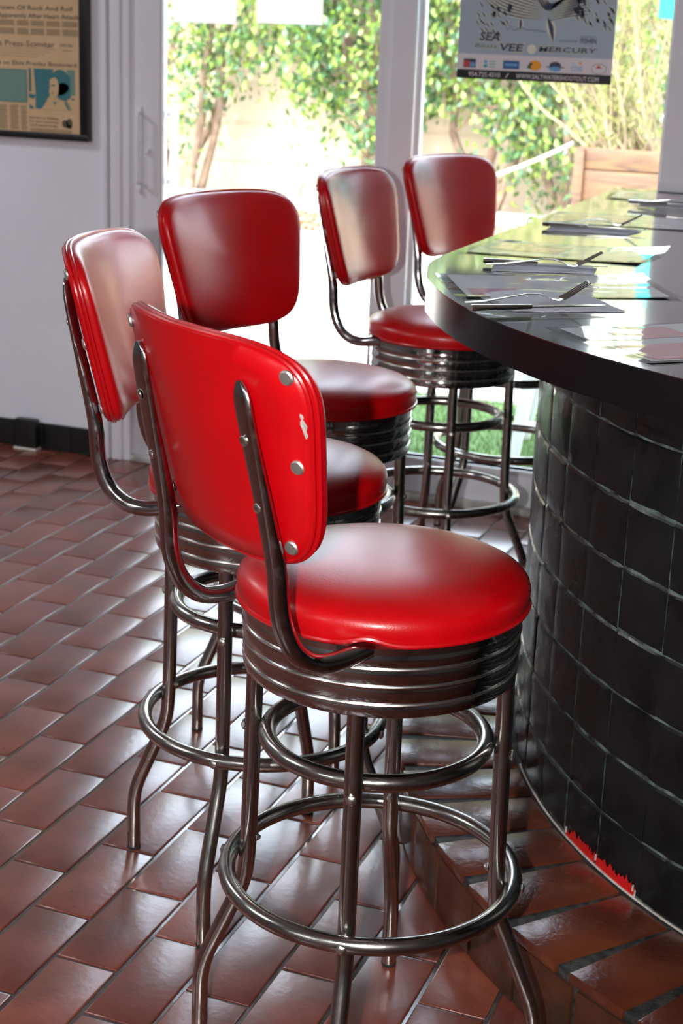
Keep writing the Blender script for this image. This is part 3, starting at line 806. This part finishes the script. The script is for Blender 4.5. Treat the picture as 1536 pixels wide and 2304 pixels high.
def ink(bm):
    add_text(bm, 'Mourners Crown Of Rock And Roll', -3.20, -2.773, 1.508, .0145, yp, bold=.012)
    add_text(bm, 'Dies Apparently After Heart Attack', -3.11, -2.748, 1.483, .0145, yp, bold=.012)
    add_text(bm, 'Memphis Press-Scimitar', -3.165, -2.842, 1.391, .019, yp, bold=.006)
    add_text(bm, 'SPECIAL', -2.822, -2.771, 1.395, .009, yp)
    add_text(bm, 'EDITION', -2.812, -2.778, 1.380, .005, yp)
    add_text(bm, 'Battle Ends on Elvis Presley Boulevard', -3.17, -2.760, 1.331, .0135, yp, bold=.008)
    add_text(bm, 'Hysteria in Waking', -2.945, -2.832, 1.158, .0075, yp, bold=.01)
    add_text(bm, 'For Last Ceremony', -2.945, -2.830, 1.1455, .0075, yp, bold=.01)
    add_text(bm, 'Of Funeral Songs', -2.943, -2.836, 1.133, .0075, yp, bold=.01)
news('headline_print', M['news_ink'], ink)
def cols(bm):
    for cx0, cx1 in ((-3.30, -3.19), (-3.18, -3.08), (-3.07, -2.995), (-2.985, -2.94), (-2.932, -2.880), (-2.872, -2.820), (-2.812, -2.752)):
        for za, zb in ((1.458, 1.476), (1.430, 1.451)):
            n = 4
            for i in range(n): rect(bm, cx0, cx1-.002*(i % 2), za+(zb-za)*i/n, za+(zb-za)*(i+.72)/n, yp)
    for i in range(4): rect(bm, -3.3, -2.84-.02*i, 1.384-.0085*i, 1.3855-.0085*i, yp)
    for cx0, cx1 in ((-3.2, -3.11), (-3.10, -3.03), (-3.02, -2.985), (-2.978, -2.952)):
        for i in range(14): rect(bm, cx0, cx1-.003*(i % 3), 1.195-.0058*i, 1.1985-.0058*i, yp)
    for i in range(3): rect(bm, -2.943, -2.78, 1.124-.004*i, 1.1262-.004*i, yp)
news('column_print', M['news_col'], cols)
def tealbox(bm): rect(bm, -3.10, -2.952, 1.210, 1.316, yp)
news('panel_print', M['teal_ink2'], tealbox)
def tealp(bm):
    y2 = yp-.0003
    rect(bm, -3.10, -2.952, 1.314, 1.3165, y2); rect(bm, -3.10, -2.952, 1.2085, 1.211, y2); rect(bm, -2.9535, -2.951, 1.21, 1.316, y2)
    # generic portrait: dark backdrop, hair, jacket lines
    rect(bm, -2.944, -2.935, 1.245, 1.322, y2)
    poly(bm, [(-2.925, 1.322), (-2.850, 1.322), (-2.850, 1.25), (-2.872, 1.228), (-2.884, 1.205), (-2.900, 1.190), (-2.920, 1.192), (-2.918, 1.24)], y2)
    disc(bm, -2.823, 1.280, .037, .042, y2-.0002); disc(bm, -2.812, 1.250, .028, .030, y2-.0002)
    poly(bm, [(-2.945, 1.24), (-2.918, 1.236), (-2.925, 1.222), (-2.945, 1.226)], y2); poly(bm, [(-2.943, 1.205), (-2.930, 1.198), (-2.925, 1.190), (-2.943, 1.190)], y2)
    poly(bm, [(-2.806, 1.218), (-2.800, 1.221), (-2.781, 1.193), (-2.788, 1.189)], y2)
    poly(bm, [(-2.858, 1.206), (-2.840, 1.210), (-2.842, 1.200), (-2.852, 1.194)], y2)
    rect(bm, -2.796, -2.784, 1.228, 1.3, y2)
    rect(bm, -2.78, -2.770, 1.224, 1.230, y2)
news('portrait_print', M['teal_ink'], tealp)
def face(bm):
    y3 = yp-.0008
    poly(bm, [(-2.862, 1.288), (-2.845, 1.296), (-2.834, 1.290), (-2.828, 1.268), (-2.830, 1.246), (-2.838, 1.232), (-2.852, 1.228), (-2.862, 1.236), (-2.866, 1.248), (-2.863, 1.262)], y3)
    poly(bm, [(-2.880, 1.212), (-2.856, 1.222), (-2.820, 1.224), (-2.800, 1.216), (-2.782, 1.19), (-2.895, 1.19)], y3+.0002)
news('face_print', M['news'], face)
def feat(bm):
    y4 = yp-.0011
    poly(bm, [(-2.858, 1.270), (-2.844, 1.273), (-2.841, 1.268), (-2.854, 1.266)], y4); poly(bm, [(-2.860, 1.246), (-2.848, 1.248), (-2.850, 1.243)], y4)
    poly(bm, [(-2.852, 1.214), (-2.838, 1.217), (-2.842, 1.206)], y4); poly(bm, [(-2.808, 1.214), (-2.802, 1.217), (-2.787, 1.193), (-2.793, 1.191)], y4)
news('feature_print', M['teal_ink'], feat)
def greys(bm):
    rect(bm, -3.10, -2.96, 1.222, 1.290, yp-.0003)
    rect(bm, -2.797, -2.767, 1.24, 1.322, yp-.0001)
news('shade_print', M['teal_ink2'], greys)
def small(bm): disc(bm, -2.806, 1.146, .012, .013, yp); disc(bm, -2.790, 1.148, .012, .016, yp); rect(bm, -2.80, -2.782, 1.132, 1.142, yp)
news('thumbnail_print', M['news_ink'], small)
bm = bmesh.new(); rect(bm, -2.7455, -2.741, 1.115, 1.215, yp-.0002); rel(finish('mount_edge', bm, M['post_white'], sheet_, smooth=False), (FX, YW, FZ))
tag(fr, 'yellowed newspaper front page in a black frame on the white wall', 'picture')

# ------------------------------------------------------------------ papers and poster on the glass
YG = YW+.029
def sheet_paper(x0, x1, z0, z1, lab, tilt=0):
    bm = bmesh.new(); box(bm, x0, x1, YG-.0012, YG-.0002, z0, z1); o = finish('paper_sheet', bm, M['paper'], smooth=False)
    ctr = Vector(((x0+x1)/2, YG, z0)); rel(o, ctr); o.location = ctr; o.rotation_euler = (0, tilt, 0)
    tag(o, lab, 'paper', 'white papers taped on the door glass'); return o
sheet_paper(-2.425, -2.200, 1.487, 1.80, 'pinkish white paper on the door glass, the left one of the pair', .004)
sheet_paper(-2.130, -1.903, 1.493, 1.81, 'white paper on the door glass nearer the door post', .002)
YG2 = YW+.049
po = empty('window_poster', (-1.22, YG2, 1.354)); PO = (-1.22, YG2, 1.354)
bm = bmesh.new(); box(bm, -1.462, -.983, YG2-.0022, YG2-.0004, 1.354, 2.0)
ps_ = rel(finish('poster_sheet', bm, M['post_blue'], po, smooth=False), PO)
yq = YG2-.0028
def pst(name, m, fn, dy=0.):
    bm = bmesh.new(); fn(bm)
    for v in bm.verts: v.co.y -= dy
    return rel(finish(name, bm, m, ps_, smooth=False), PO)
pst('white_band', M['post_white'], lambda bm: rect(bm, -1.462, -.983, 1.379, 1.427, yq))
pst('black_band', M['post_black'], lambda bm: rect(bm, -1.462, -.983, 1.354, 1.3805, yq))
def wtxt(bm):
    add_text(bm, '954.725.4010', -1.424, -1.324, 1.3605, .0135, yq, bold=.01); add_text(bm, '/', -1.308, -1.296, 1.3605, .0135, yq)
    add_text(bm, 'WWW.SALTWATERSHOOTOUT.COM', -1.274, -1.020, 1.3605, .0135, yq, bold=.01)
pst('white_lettering', M['post_white'], wtxt, .0004)
def shadow_l(bm):
    add_text(bm, 'SEA', -1.3990, -1.3290, 1.4650, .028, yq, shear=.2, bold=.05); add_text(bm, 'VEE', -1.3370, -1.2580, 1.4370, .025, yq, shear=.2, bold=.05)
    add_text(bm, 'Boats', -1.412, -1.338, 1.444, .016, yq, shear=.3, bold=.03); add_text(bm, 'MERCURY', -1.2115, -1.0335, 1.4395, .018, yq, shear=.25, bold=.045)
    disc(bm, -1.231, 1.4465, .014, .014, yq)
pst('cream_outline', M['post_cream'], shadow_l)
def dark_l(bm):
    add_text(bm, 'SEA', -1.397, -1.331, 1.4665, .025, yq, shear=.2, bold=.03); add_text(bm, 'VEE', -1.335, -1.260, 1.4385, .022, yq, shear=.2, bold=.03)
    add_text(bm, 'Boats', -1.410, -1.340, 1.445, .014, yq, shear=.3); add_text(bm, 'MERCURY', -1.210, -1.035, 1.4405, .016, yq, shear=.25, bold=.02)
    add_text(bm, 'THE FISHING NETWORK', -1.148, -1.092, 1.4715, .005, yq); add_text(bm, 'FISHIN', -1.084, -1.036, 1.4695, .014, yq, bold=.02)
    add_text(bm, 'WE ARE ALWAYS', -1.084, -1.036, 1.4865, .004, yq)
pst('dark_lettering', M['ink_navy'], dark_l, .0005)
# fish belly: fan of dark strokes over cream strokes, two fins
def strokes(bm, w, jit):
    rr = random.Random(11)
    def st(pts, w0):
        P = smooth_path([(x, 0, z) for x, z in pts], 4); n = len(P)
        L_, R_ = [], []
        for i, p in enumerate(P):
            a = P[max(0, i-1)]; b2 = P[min(n-1, i+1)]; t = (b2-a).normalized(); nv = Vector((-t.z, 0, t.x)); ww = w0*w*math.sin(PI*(.08+.84*i/(n-1)))
            L_.append(bm.verts.new((p.x+nv.x*ww, yq, p.z+nv.z*ww))); R_.append(bm.verts.new((p.x-nv.x*ww, yq, p.z-nv.z*ww)))
        for i in range(n-1): bm.faces.new((L_[i], L_[i+1], R_[i+1], R_[i]))
    for i in range(9):
        o_ = i*.0075
        st([(-1.40+o_*1.6, 1.600-o_*.1), (-1.345+o_, 1.556+o_*.9), (-1.27+o_*.5, 1.537+o_*1.0), (-1.205, 1.535+o_*.8)], .0021)
    for i in range(8):
        o_ = i*.0085
        st([(-1.185, 1.530+o_*.8), (-1.12+o_*.3, 1.545+o_*.9), (-1.06-o_*.2, 1.552+o_*1.2)], .0019)
    for i in range(5):
        st([(-1.23+i*.006, 1.60), (-1.195+i*.004, 1.56+i*.004), (-1.165+i*.004, 1.575+i*.004), (-1.13, 1.60)], .0022)
    st([(-1.188, 1.537), (-1.176, 1.51), (-1.168, 1.474)], .0065); st([(-1.272, 1.533), (-1.270, 1.518), (-1.272, 1.502)], .0042)
    for sx, n_, zc in ((-1, 26, 1.55), (1, 46, 1.55)):
        for i in range(n_):
            x = (-1.41+rr.random()*.10) if sx < 0 else (-1.115+rr.random()*.12)
            lim = 1.505+(x+1.41)*-.2 if sx < 0 else 1.545-(x+1.115)*.40
            z = lim+rr.random()*.09
            dx = .010; dz = -.014
            st([(x, z), (x+dx*.5, z+dz*.4), (x+dx, z+dz)], .0024)
pst('fish_highlight', M['post_cream'], lambda bm: strokes(bm, 2.1, 0))
pst('fish_drawing', M['ink_navy'], lambda bm: strokes(bm, 1.0, 0), .0006)
def scrib(bm):
    P = smooth_path([(-1.315, 0, 1.508), (-1.308, 0, 1.500), (-1.300, 0, 1.511), (-1.290, 0, 1.499), (-1.27, 0, 1.507), (-1.25, 0, 1.502), (-1.22, 0, 1.501), (-1.19, 0, 1.497)], 4)
    for a, b2 in zip(P, P[1:]):
        v = [bm.verts.new((p.x, yq, p.z+dz)) for p, dz in ((a, -.0008), (b2, -.0008), (b2, .0008), (a, .0008))]; bm.faces.new(v)
pst('signature', M['ink_navy'], scrib)
# sponsor marks
def q1(bm): rect(bm, -1.442, -1.403, 1.386, 1.412, yq)
pst('sponsor_mark', M['ink_navy'], q1, .0003)
pst('sponsor_mark', M['ink_red'], lambda bm: (rect(bm, -1.440, -1.422, 1.388, 1.406, yq)), .0005)
pst('sponsor_mark', M['ink_sky'], lambda bm: (rect(bm, -1.421, -1.405, 1.388, 1.402, yq), disc(bm, -1.372, 1.405, .006, .005, yq)), .0005)
pst('sponsor_mark', M['ink_tealp'], lambda bm: (disc(bm, -1.372, 1.393, .0065, .0055, yq), [rect(bm, -1.362, -1.340, 1.389+i*.008, 1.3915+i*.008, yq) for i in range(3)]), .0003)
pst('sponsor_mark', M['ink_blue'], lambda bm: rect(bm, -1.317, -1.266, 1.387, 1.411, yq), .0003)
pst('sponsor_mark', M['ink_sky'], lambda bm: rect(bm, -1.311, -1.272, 1.395, 1.403, yq), .0005)
pst('sponsor_mark', M['ink_orange'], lambda bm: (disc(bm, -1.217, 1.400, .020, .0145, yq), disc(bm, -1.079, 1.412, .004, .004, yq)), .0003)
pst('sponsor_mark', M['ink_green'], lambda bm: poly(bm, [(-1.243, 1.393), (-1.231, 1.410), (-1.224, 1.402), (-1.232, 1.397), (-1.226, 1.388)], yq), .0006)
pst('sponsor_mark', M['ink_navy'], lambda bm: (disc(bm, -1.155, 1.403, .018, .010, yq), rect(bm, -1.183, -1.127, 1.396, 1.399, yq)), .0003)
pst('sponsor_mark', M['ink_sky'], lambda bm: (disc(bm, -1.155, 1.392, .019, .007, yq), add_text(bm, 'COVE', -1.107, -1.072, 1.388, .015, yq, bold=.01), add_text(bm, 'THE', -1.105, -1.093, 1.407, .005, yq)), .0005)
pst('sponsor_mark', M['ink_navy'], lambda bm: disc(bm, -1.022, 1.397, .023, .0155, yq), .0003)
pst('sponsor_mark', M['post_white'], lambda bm: disc(bm, -1.022, 1.397, .0218, .0143, yq), .0005)
pst('sponsor_mark', M['ink_red'], lambda bm: (poly(bm, [(-1.032, 1.399), (-1.012, 1.399), (-1.018, 1.403), (-1.022, 1.409)], yq)), .0007)
tag(po, 'blue-grey fishing tournament poster with sponsor logos hanging on the window', 'poster')

# ------------------------------------------------------------------ outside
struct(slab('trim_5', -2.6, 1.0, YW+.13, YW+.20, -.06, .0, M['curb']))
bm = bmesh.new(); box(bm, -14, 8, YW+.12, 6.38, -.10, -.015); lw = finish('lawn', bm, M['lawn'], smooth=False)
tag(lw, 'strip of green lawn just outside the window', 'lawn')
bm = bmesh.new(); rg = random.Random(5)
for i in range(15000):
    x = rg.uniform(-3.2, -.9); y = rg.uniform(YW+.21, 6.37); h_ = rg.uniform(.012, .028); a = rg.uniform(0, PI); w = .0022
    dx, dy = math.cos(a)*w, math.sin(a)*w; lx, ly = rg.uniform(-.01, .01), rg.uniform(-.01, .01)
    bm.faces.new((bm.verts.new((x-dx, y-dy, -.015)), bm.verts.new((x+dx, y+dy, -.015)), bm.verts.new((x+lx, y+ly, -.015+h_))))
gr = finish('grass_blades', bm, M['grass'], lw, smooth=False); gr['kind'] = 'stuff'
bm = bmesh.new(); box(bm, -16, 9, 6.38, 11.35, -.10, .0); pv = finish('patio_pavement', bm, M['pavement'], smooth=False); tag(pv, 'sunlit pale concrete patio beyond the lawn', 'pavement')
bm = bmesh.new(); box(bm, -16, 9, 11.35, 13.45, -.10, -.02); 
md = finish('mulch_bed', bm, M['mulch'], smooth=False); tag(md, 'brown mulch bed at the foot of the garden wall', 'mulch', kind='stuff')
bm = bmesh.new()
for i in range(5000):
    x = rg.uniform(-7.5, -2.0); y = rg.uniform(11.4, 12.7); s = rg.uniform(.012, .032); n_ = Vector((rg.uniform(-1, 1), rg.uniform(-1, 1), rg.uniform(-1, 1))).normalized(); u = n_.orthogonal().normalized(); v = n_.cross(u)
    c = Vector((x, y, -.005+s*.3)); bm.faces.new([bm.verts.new(c+u*s*a+v*s*.6*b2) for a, b2 in ((-1, -.5), (1, -.6), (.8, .6), (-.7, .7))])
mc = finish('wood_chips', bm, M['mulch'], md, smooth=False); mc['kind'] = 'stuff'
bm = bmesh.new(); box(bm, -16, 9, 12.72, 12.95, -.02, .085, .02); cb = finish('garden_curb', bm, M['curb'], angle=30); tag(cb, 'low white curb along the back of the mulch bed', 'curb')
bm = bmesh.new(); box(bm, -16, 9, 13.45, 13.65, -.05, 3.0)
for i in range(9): box(bm, -16, 9, 13.437, 13.452, -.02+i*.34, -.008+i*.34)
gw = finish('garden_wall', bm, M['gwall'], smooth=False); tag(gw, 'tall beige garden wall behind the foliage', 'wall')

# foliage
def leaf(bm, c, s, rr, mi):
    n_ = Vector((rr.gauss(0, .6), rr.gauss(-.5, .5), rr.gauss(.4, .5))).normalized()
    d_ = Vector((rr.gauss(0, .5), rr.gauss(0, .3), -1)).normalized(); d_ = (d_-n_*d_.dot(n_)).normalized(); w = n_.cross(d_)
    a = c-d_*s*.5; b2 = c+d_*s*.5; l = c+w*s*.28-n_*s*.06; r = c-w*s*.28-n_*s*.06
    va, vb, vl, vr = (bm.verts.new(x) for x in (a, b2, l, r))
    f1 = bm.faces.new((va, vl, vb)); f2 = bm.faces.new((va, vb, vr)); f1.material_index = f2.material_index = mi
def low(x):
    """how low the foliage hangs at this x (world, at the wall)"""
    pts = [(-9, .3), (-6.9, .0), (-6.55, .1), (-6.35, .55), (-6.05, .85), (-5.75, .92), (-5.35, .95), (-5.05, .62), (-4.8, .38), (-4.6, .25), (-4.35, .60), (-4.0, .88), (-3.7, .75), (-3.45, .42), (-3.2, .05), (-2.6, .0), (-1, .1), (2, .2)]
    for (a, b2), (c, d_) in zip(pts, pts[1:]):
        if a <= x <= c: return b2+(d_-b2)*(x-a)/(c-a)
    return .2
TREES = [(-8.6, -6.25, -6.95, 'vine-like leafy tree at the left edge of the door glass', 4200), (-6.25, -5.2, -6.35, 'leafy tree hanging over the bare patch of beige wall', 5200),
         (-5.2, -4.2, -4.72, 'leafy tree just left of the white door post', 5600), (-4.2, -3.25, -3.7, 'leafy tree seen just right of the white door post', 4600), (-3.25, -1.6, -2.95, 'low dark leafy tree beside the wooden planter', 6200)]
for ti, (xa, xb, tx, lab, cnt) in enumerate(TREES):
    rr = random.Random(40+ti); t = empty('leafy_tree', (tx, 13.0, -.02)); org = Vector((tx, 13.0, -.02))
    bm = bmesh.new(); n_ = 0; spurs = [(rr.uniform(xa, xb), rr.uniform(.5, 1.0)) for _ in range(6)]
    while n_ < cnt:
        x = rr.uniform(xa-.15, xb+.15); z = rr.uniform(0.0, 3.5); lo = low(x)+.16*noise.noise(Vector((x*4.2, 0, 7)))
        g_ = noise.noise(Vector((x*2.3, z*2.3, 3.3+ti)))+.5*noise.noise(Vector((x*6, z*6, 1)))
        if z < lo:
            if rr.random() > .035 or g_ < -.05: continue
        else:
            dens = min(1, .35+(z-lo)*1.3)+g_*.55
            if rr.random() > dens: continue
        y = rr.uniform(12.35, 13.35)+.12*g_
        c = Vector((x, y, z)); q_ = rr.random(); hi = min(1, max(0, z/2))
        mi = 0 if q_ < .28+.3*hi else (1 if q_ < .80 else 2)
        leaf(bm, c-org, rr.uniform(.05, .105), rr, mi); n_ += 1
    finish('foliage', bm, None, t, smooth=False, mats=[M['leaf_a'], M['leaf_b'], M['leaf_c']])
    bm = bmesh.new()
    for b_i in range(3):
        p = Vector((tx+rr.uniform(-.12, .12), 13.0+rr.uniform(-.1, .1), -.02)); path = [p.copy()]
        dx = rr.uniform(-.20, .20)
        for s in range(7):
            p = p+Vector((dx*.5+rr.uniform(-.14, .14), rr.uniform(-.06, .06), .36)); path.append(p.copy())
        P = [v-org for v in smooth_path(path, 3)]; tube(bm, P, [.045-.03*i/len(P) for i in range(len(P))], 8)
        for s in (2, 3, 4, 5):
            q_ = path[s]; e = q_+Vector((rr.uniform(-.5, .5), rr.uniform(-.25, .1), rr.uniform(.0, .35))); mid = (q_+e)/2+Vector((0, 0, .06))
            P = [v-org for v in smooth_path([q_, mid, e], 3)]; tube(bm, P, [.017-.011*i/len(P) for i in range(len(P))], 6)
    finish('trunk', bm, M['bark'], t); tag(t, lab, 'tree', 'leafy trees along the garden wall')

# wooden planter with shrub
pl = empty('wooden_planter', (-1.25, 9.35, 0)); PL = Vector((-1.25, 9.35, 0))
bm = bmesh.new(); zz = 0.0; hs = [.17, .19, .21, .215, .125]; Y0 = 9.0; rr = random.Random(8)
for h_ in hs:
    for (x0_, x1_, y0_, y1_) in ((-2.0, -.5, Y0, Y0+.028), (-2.0, -1.972, Y0+.03, Y0+.68), (-.528, -.5, Y0+.03, Y0+.68), (-2.0, -.5, Y0+.682, Y0+.71)):
        j = rr.uniform(-.004, .004); box(bm, x0_-PL.x, x1_-PL.x, y0_-PL.y+j, y1_-PL.y+j, zz+.004, zz+h_-.004, .003)
    zz += h_
finish('side_board', bm, M['crate'], pl, angle=30)
bm = bmesh.new()
for x in (-2.012, -.56): box(bm, x-PL.x, x+.055-PL.x, Y0-.022-PL.y, Y0-.002-PL.y, 0, zz-.01, .003)
finish('corner_post', bm, M['crate'], pl, angle=30)
bm = bmesh.new(); box(bm, -1.97-PL.x, -.53-PL.x, Y0+.03-PL.y, Y0+.68-PL.y, .6, zz-.06); finish('soil', bm, M['mulch'], pl, smooth=False)
tag(pl, 'brown plank planter box outside the right window', 'planter')
for si, (sx, sy, lab, lean, cnt) in enumerate(((-1.72, 9.25, 'wispy yellow-green shrub growing in the wooden planter, left one', -.5, 5200), (-1.30, 9.35, 'wispy yellow-green shrub in the wooden planter beside the white pillar', .15, 6500))):
    rr = random.Random(90+si); sh = empty('wispy_shrub', (sx, sy, zz-.08)); org = Vector((sx, sy, zz-.08))
    bmn = bmesh.new(); bmt = bmesh.new()
    for st_ in range(34 if si == 0 else 46):
        p = org+Vector((rr.uniform(-.2, .2), rr.uniform(-.15, .15), 0)); dx = rr.uniform(-.30, .25)+lean*.25; path = [p.copy()]
        for s in range(6):
            p = p+Vector((dx*.35+rr.uniform(-.05, .05), rr.uniform(-.05, .05), rr.uniform(.12, .26))); path.append(p.copy())
        P = smooth_path(path, 3); tube(bmt, [v-org for v in P], [.010-.007*i/len(P) for i in range(len(P))], 5)
        for q_ in range(cnt//(34 if si == 0 else 46)):
            u = rr.random()**.8; c = P[int(u*(len(P)-1))]+Vector((rr.gauss(0, .02), rr.gauss(0, .02), rr.gauss(0, .02)))
            d_ = Vector((rr.gauss(0, .7), rr.gauss(0, .7), .7+rr.random())).normalized(); w = d_.orthogonal().normalized(); s_ = rr.uniform(.03, .06)
            cc = c-org
            bmn.faces.new([bmn.verts.new(x) for x in (cc-w*.0035, cc+d_*s_*.5+w*.005, cc+d_*s_, cc+d_*s_*.5-w*.005)])
    finish('foliage', bmn, None, sh, smooth=False, mats=[M['needle']]); finish('stems', bmt, M['twig'], sh)
    tag(sh, lab, 'shrub', 'wispy shrubs in the wooden planter')

# rope barrier
rp_o = bmesh.new(); a = Vector((-2.03, 8.985, .925)); b2 = Vector((-2.95, 9.0, .60)); path = []
for i in range(60):
    u = i/59; c = a.lerp(b2, u)+Vector((0, 0, -.05*math.sin(PI*u))); path.append(c)
for ph in (0, PI/2, PI, 3*PI/2):
    tube(rp_o, [c+Vector((0, .0055*math.cos(ph+i*.9), .0055*math.sin(ph+i*.9))) for i, c in enumerate(path)], .0052, 6)
ro = finish('barrier_rope', rp_o, M['rope']); tag(ro, 'white twisted rope running from the planter towards the farthest stool', 'rope')
bm = bmesh.new(); box(bm, -2.99, -2.94, 8.975, 9.025, 0, .66, .008); box(bm, -3.005, -2.925, 8.96, 9.04, .66, .68, .004)
bo = finish('rope_post', bm, M['white_paint'], angle=30); tag(bo, 'short white post holding the free end of the rope', 'post')

# white garden chair outside
ch = empty('garden_chair', (-1.15, 5.65, -.015)); 
def chair_part(name, fn):
    bm = bmesh.new(); fn(bm); return finish(name, bm, M['white_paint'], ch, angle=30)
for sx, sy in ((-1, -1), (1, -1), (-1, 1), (1, 1)):
    def f(bm, sx=sx, sy=sy):
        x0_, y0_ = sx*.235, sy*.20; x1_, y1_ = sx*.19, sy*.17; w = .020
        pts = [(x0_-w*.8, y0_-w, 0), (x0_+w*.8, y0_-w, 0), (x0_+w*.8, y0_+w, 0), (x0_-w*.8, y0_+w, 0), (x1_-w*1.5, y1_-w, .40), (x1_+w*1.5, y1_-w, .40), (x1_+w*1.5, y1_+w, .40), (x1_-w*1.5, y1_+w, .40)]
        oriented(bm, pts, .004)
    chair_part('leg', f)
chair_part('seat', lambda bm: [box(bm, -.25+i*.1, -.155+i*.1, -.22, .22, .40, .425, .004) for i in range(5)])
chair_part('seat_apron', lambda bm: (box(bm, -.215, .215, -.205, -.175, .33, .40, .003), box(bm, -.215, .215, .175, .205, .33, .40, .003)))
chair_part('backrest', lambda bm: [box(bm, .19, .215, -.20, .20, .50+i*.09, .57+i*.09, .004) for i in range(4)])
for sy in (-1, 1): chair_part('back_post', lambda bm: box(bm, .215, .245, sy*.18-.02, sy*.18+.02, .425, .86, .004))
chair_part('stretcher', lambda bm: (box(bm, -.21, .21, -.195, -.175, .13, .16, .003), box(bm, -.21, .21, .175, .195, .13, .16, .003)))
ch.rotation_euler = (0, 0, T(8))
tag(ch, 'white wooden garden chair on the lawn outside, partly behind the tiled counter', 'chair')

# teal parasol
um = empty('teal_parasol', (-.235, 7.4, 0)); um.rotation_euler = (0, 0, 0)
bm = bmesh.new(); n_ = 8; R = 1.10; TOP = 2.30; tilt = .12
hub = Vector((0, 0, TOP)); rim = []
for k in range(n_):
    a = 2*PI*(k+.5)/n_; rim.append(Vector((R*math.cos(a), R*math.sin(a), TOP-.60+tilt*R*-math.cos(a)*.2)))
for k in range(n_):
    a, b2 = rim[k], rim[(k+1) % n_]; rows = []
    for i in range(7):
        u = i/6; row = []
        for j in range(7):
            v = j/6; e = a.lerp(b2, v); p = hub.lerp(e, u); p.z -= .05*math.sin(PI*u)*math.sin(PI*v)+.0; p.z += .06*math.sin(PI*u)
            row.append(bm.verts.new(p))
        rows.append(row)
    for i in range(6):
        for j in range(6): bm.faces.new((rows[i][j], rows[i][j+1], rows[i+1][j+1], rows[i+1][j]))
    # valance
    d_ = [bm.verts.new(x.co+Vector((0, 0, -.14))) for x in rows[-1]]
    for j in range(6): bm.faces.new((rows[-1][j], rows[-1][j+1], d_[j+1], d_[j]))
bmesh.ops.remove_doubles(bm, verts=bm.verts, dist=1e-4)
finish('canopy', bm, M['teal'], um, angle=20)
bm = bmesh.new(); tube(bm, [(0, 0, 0), (0, 0, TOP+.05)], .022, 12); finish('pole', bm, M['white_paint'], um)
for k in range(n_):
    bm = bmesh.new(); tube(bm, [hub+Vector((0, 0, -.02)), rim[k]+Vector((0, 0, -.02))], .008, 6); finish('rib', bm, M['white_paint'], um)
bm = bmesh.new(); lathe(bm, [(0, 0), (.25, 0), (.25, .05), (.05, .08), (0, .08)], 24); finish('base', bm, M['white_paint'], um)
tag(um, 'teal parasol outside, its edge showing at the top right by the pillar', 'parasol')

# ------------------------------------------------------------------ light
w = bpy.data.worlds.new('World'); scene.world = w; w.use_nodes = True; nt = w.node_tree; nt.nodes.clear()
sky = nt.nodes.new('ShaderNodeTexSky'); sky.sky_type = 'NISHITA'; sky.sun_disc = False; sky.sun_elevation = T(56); sky.sun_rotation = T(200); sky.air_density = 1.2; sky.dust_density = 3.0
hs_ = nt.nodes.new('ShaderNodeHueSaturation'); hs_.inputs['Saturation'].default_value = .45
bg = nt.nodes.new('ShaderNodeBackground'); bg.inputs['Strength'].default_value = 1.6
ow = nt.nodes.new('ShaderNodeOutputWorld'); nt.links.new(sky.outputs['Color'], hs_.inputs['Color']); nt.links.new(hs_.outputs['Color'], bg.inputs['Color']); nt.links.new(bg.outputs['Background'], ow.inputs['Surface'])
def light(name, typ, energy, loc=(0, 0, 0), direction=None, color=(1, 1, 1), **kw):
    l = bpy.data.lights.new(name, typ); l.energy = energy; l.color = color
    for k, v in kw.items(): setattr(l, k, v)
    o = bpy.data.objects.new(name, l); col.objects.link(o); o.location = loc
    if direction is not None: o.rotation_euler = Vector(direction).to_track_quat('-Z', 'Y').to_euler()
    return o
el = T(57); azs = T(68)
light('sun', 'SUN', 6.3, direction=(math.cos(azs)*math.cos(el), math.sin(azs)*math.cos(el), -math.sin(el)), color=(1, .95, .86), angle=T(.6))

# camera
F = Vector((-0.33353435, 0.89653966, -0.29149867)); Rv = Vector((0.93268005, 0.35885177, 0.03651479)); Uv = Vector((-0.13734177, 0.25969606, 0.95587405))
cam = bpy.data.cameras.new('camera'); co = bpy.data.objects.new('camera', cam); col.objects.link(co)
mw = Matrix.Identity(4)
for i in range(3): mw[i][0] = Rv[i]; mw[i][1] = Uv[i]; mw[i][2] = -F[i]
mw.translation = Vector((0, 0, 1.46931)); co.matrix_world = mw
cam.sensor_fit = 'HORIZONTAL'; cam.sensor_width = 36; cam.lens = 3526.309/1536*36; cam.clip_start = .05; cam.clip_end = 200
cam.dof.use_dof = True; cam.dof.focus_distance = 2.15; cam.dof.aperture_fstop = 13
scene.camera = co
# the camera's own flash, to the left of the lens (camera held upright)
light('camera_flash', 'SPOT', 98.0, loc=Vector((0, 0, 1.46931))-Rv*.13+Uv*.01+F*.02, direction=F+Uv*.04, color=(1, .97, .95), shadow_soft_size=.014, spot_size=T(62), spot_blend=.6)
# unseen fill lamps, added under the ceiling to raise the ambient light
for i, (x, y) in enumerate(((-3.6, 1.0), (-.6, -1.2), (-2.6, -2.0), (-4.3, 3.2))):
    lo_ = empty('fill_lamp', (x, y, ZC-.05))
    bm = bmesh.new(); box(bm, -.32, .32, -.32, .32, 0, .05, .006); finish('housing', bm, M['frame_white'], lo_, angle=30)
    tag(lo_, 'square white fill lamp added under the ceiling, out of view', 'lamp', 'added fill lamps')
    light('fill_light', 'AREA', 16, loc=(x, y, ZC-.06), direction=(0, 0, -1), color=(.92, .95, 1), shape='SQUARE', size=.6)

scene.view_settings.view_transform = 'Standard'; scene.view_settings.look = 'None'; scene.view_settings.exposure = 1.0; scene.view_settings.gamma = 1.0
scene.view_settings.use_curve_mapping = False
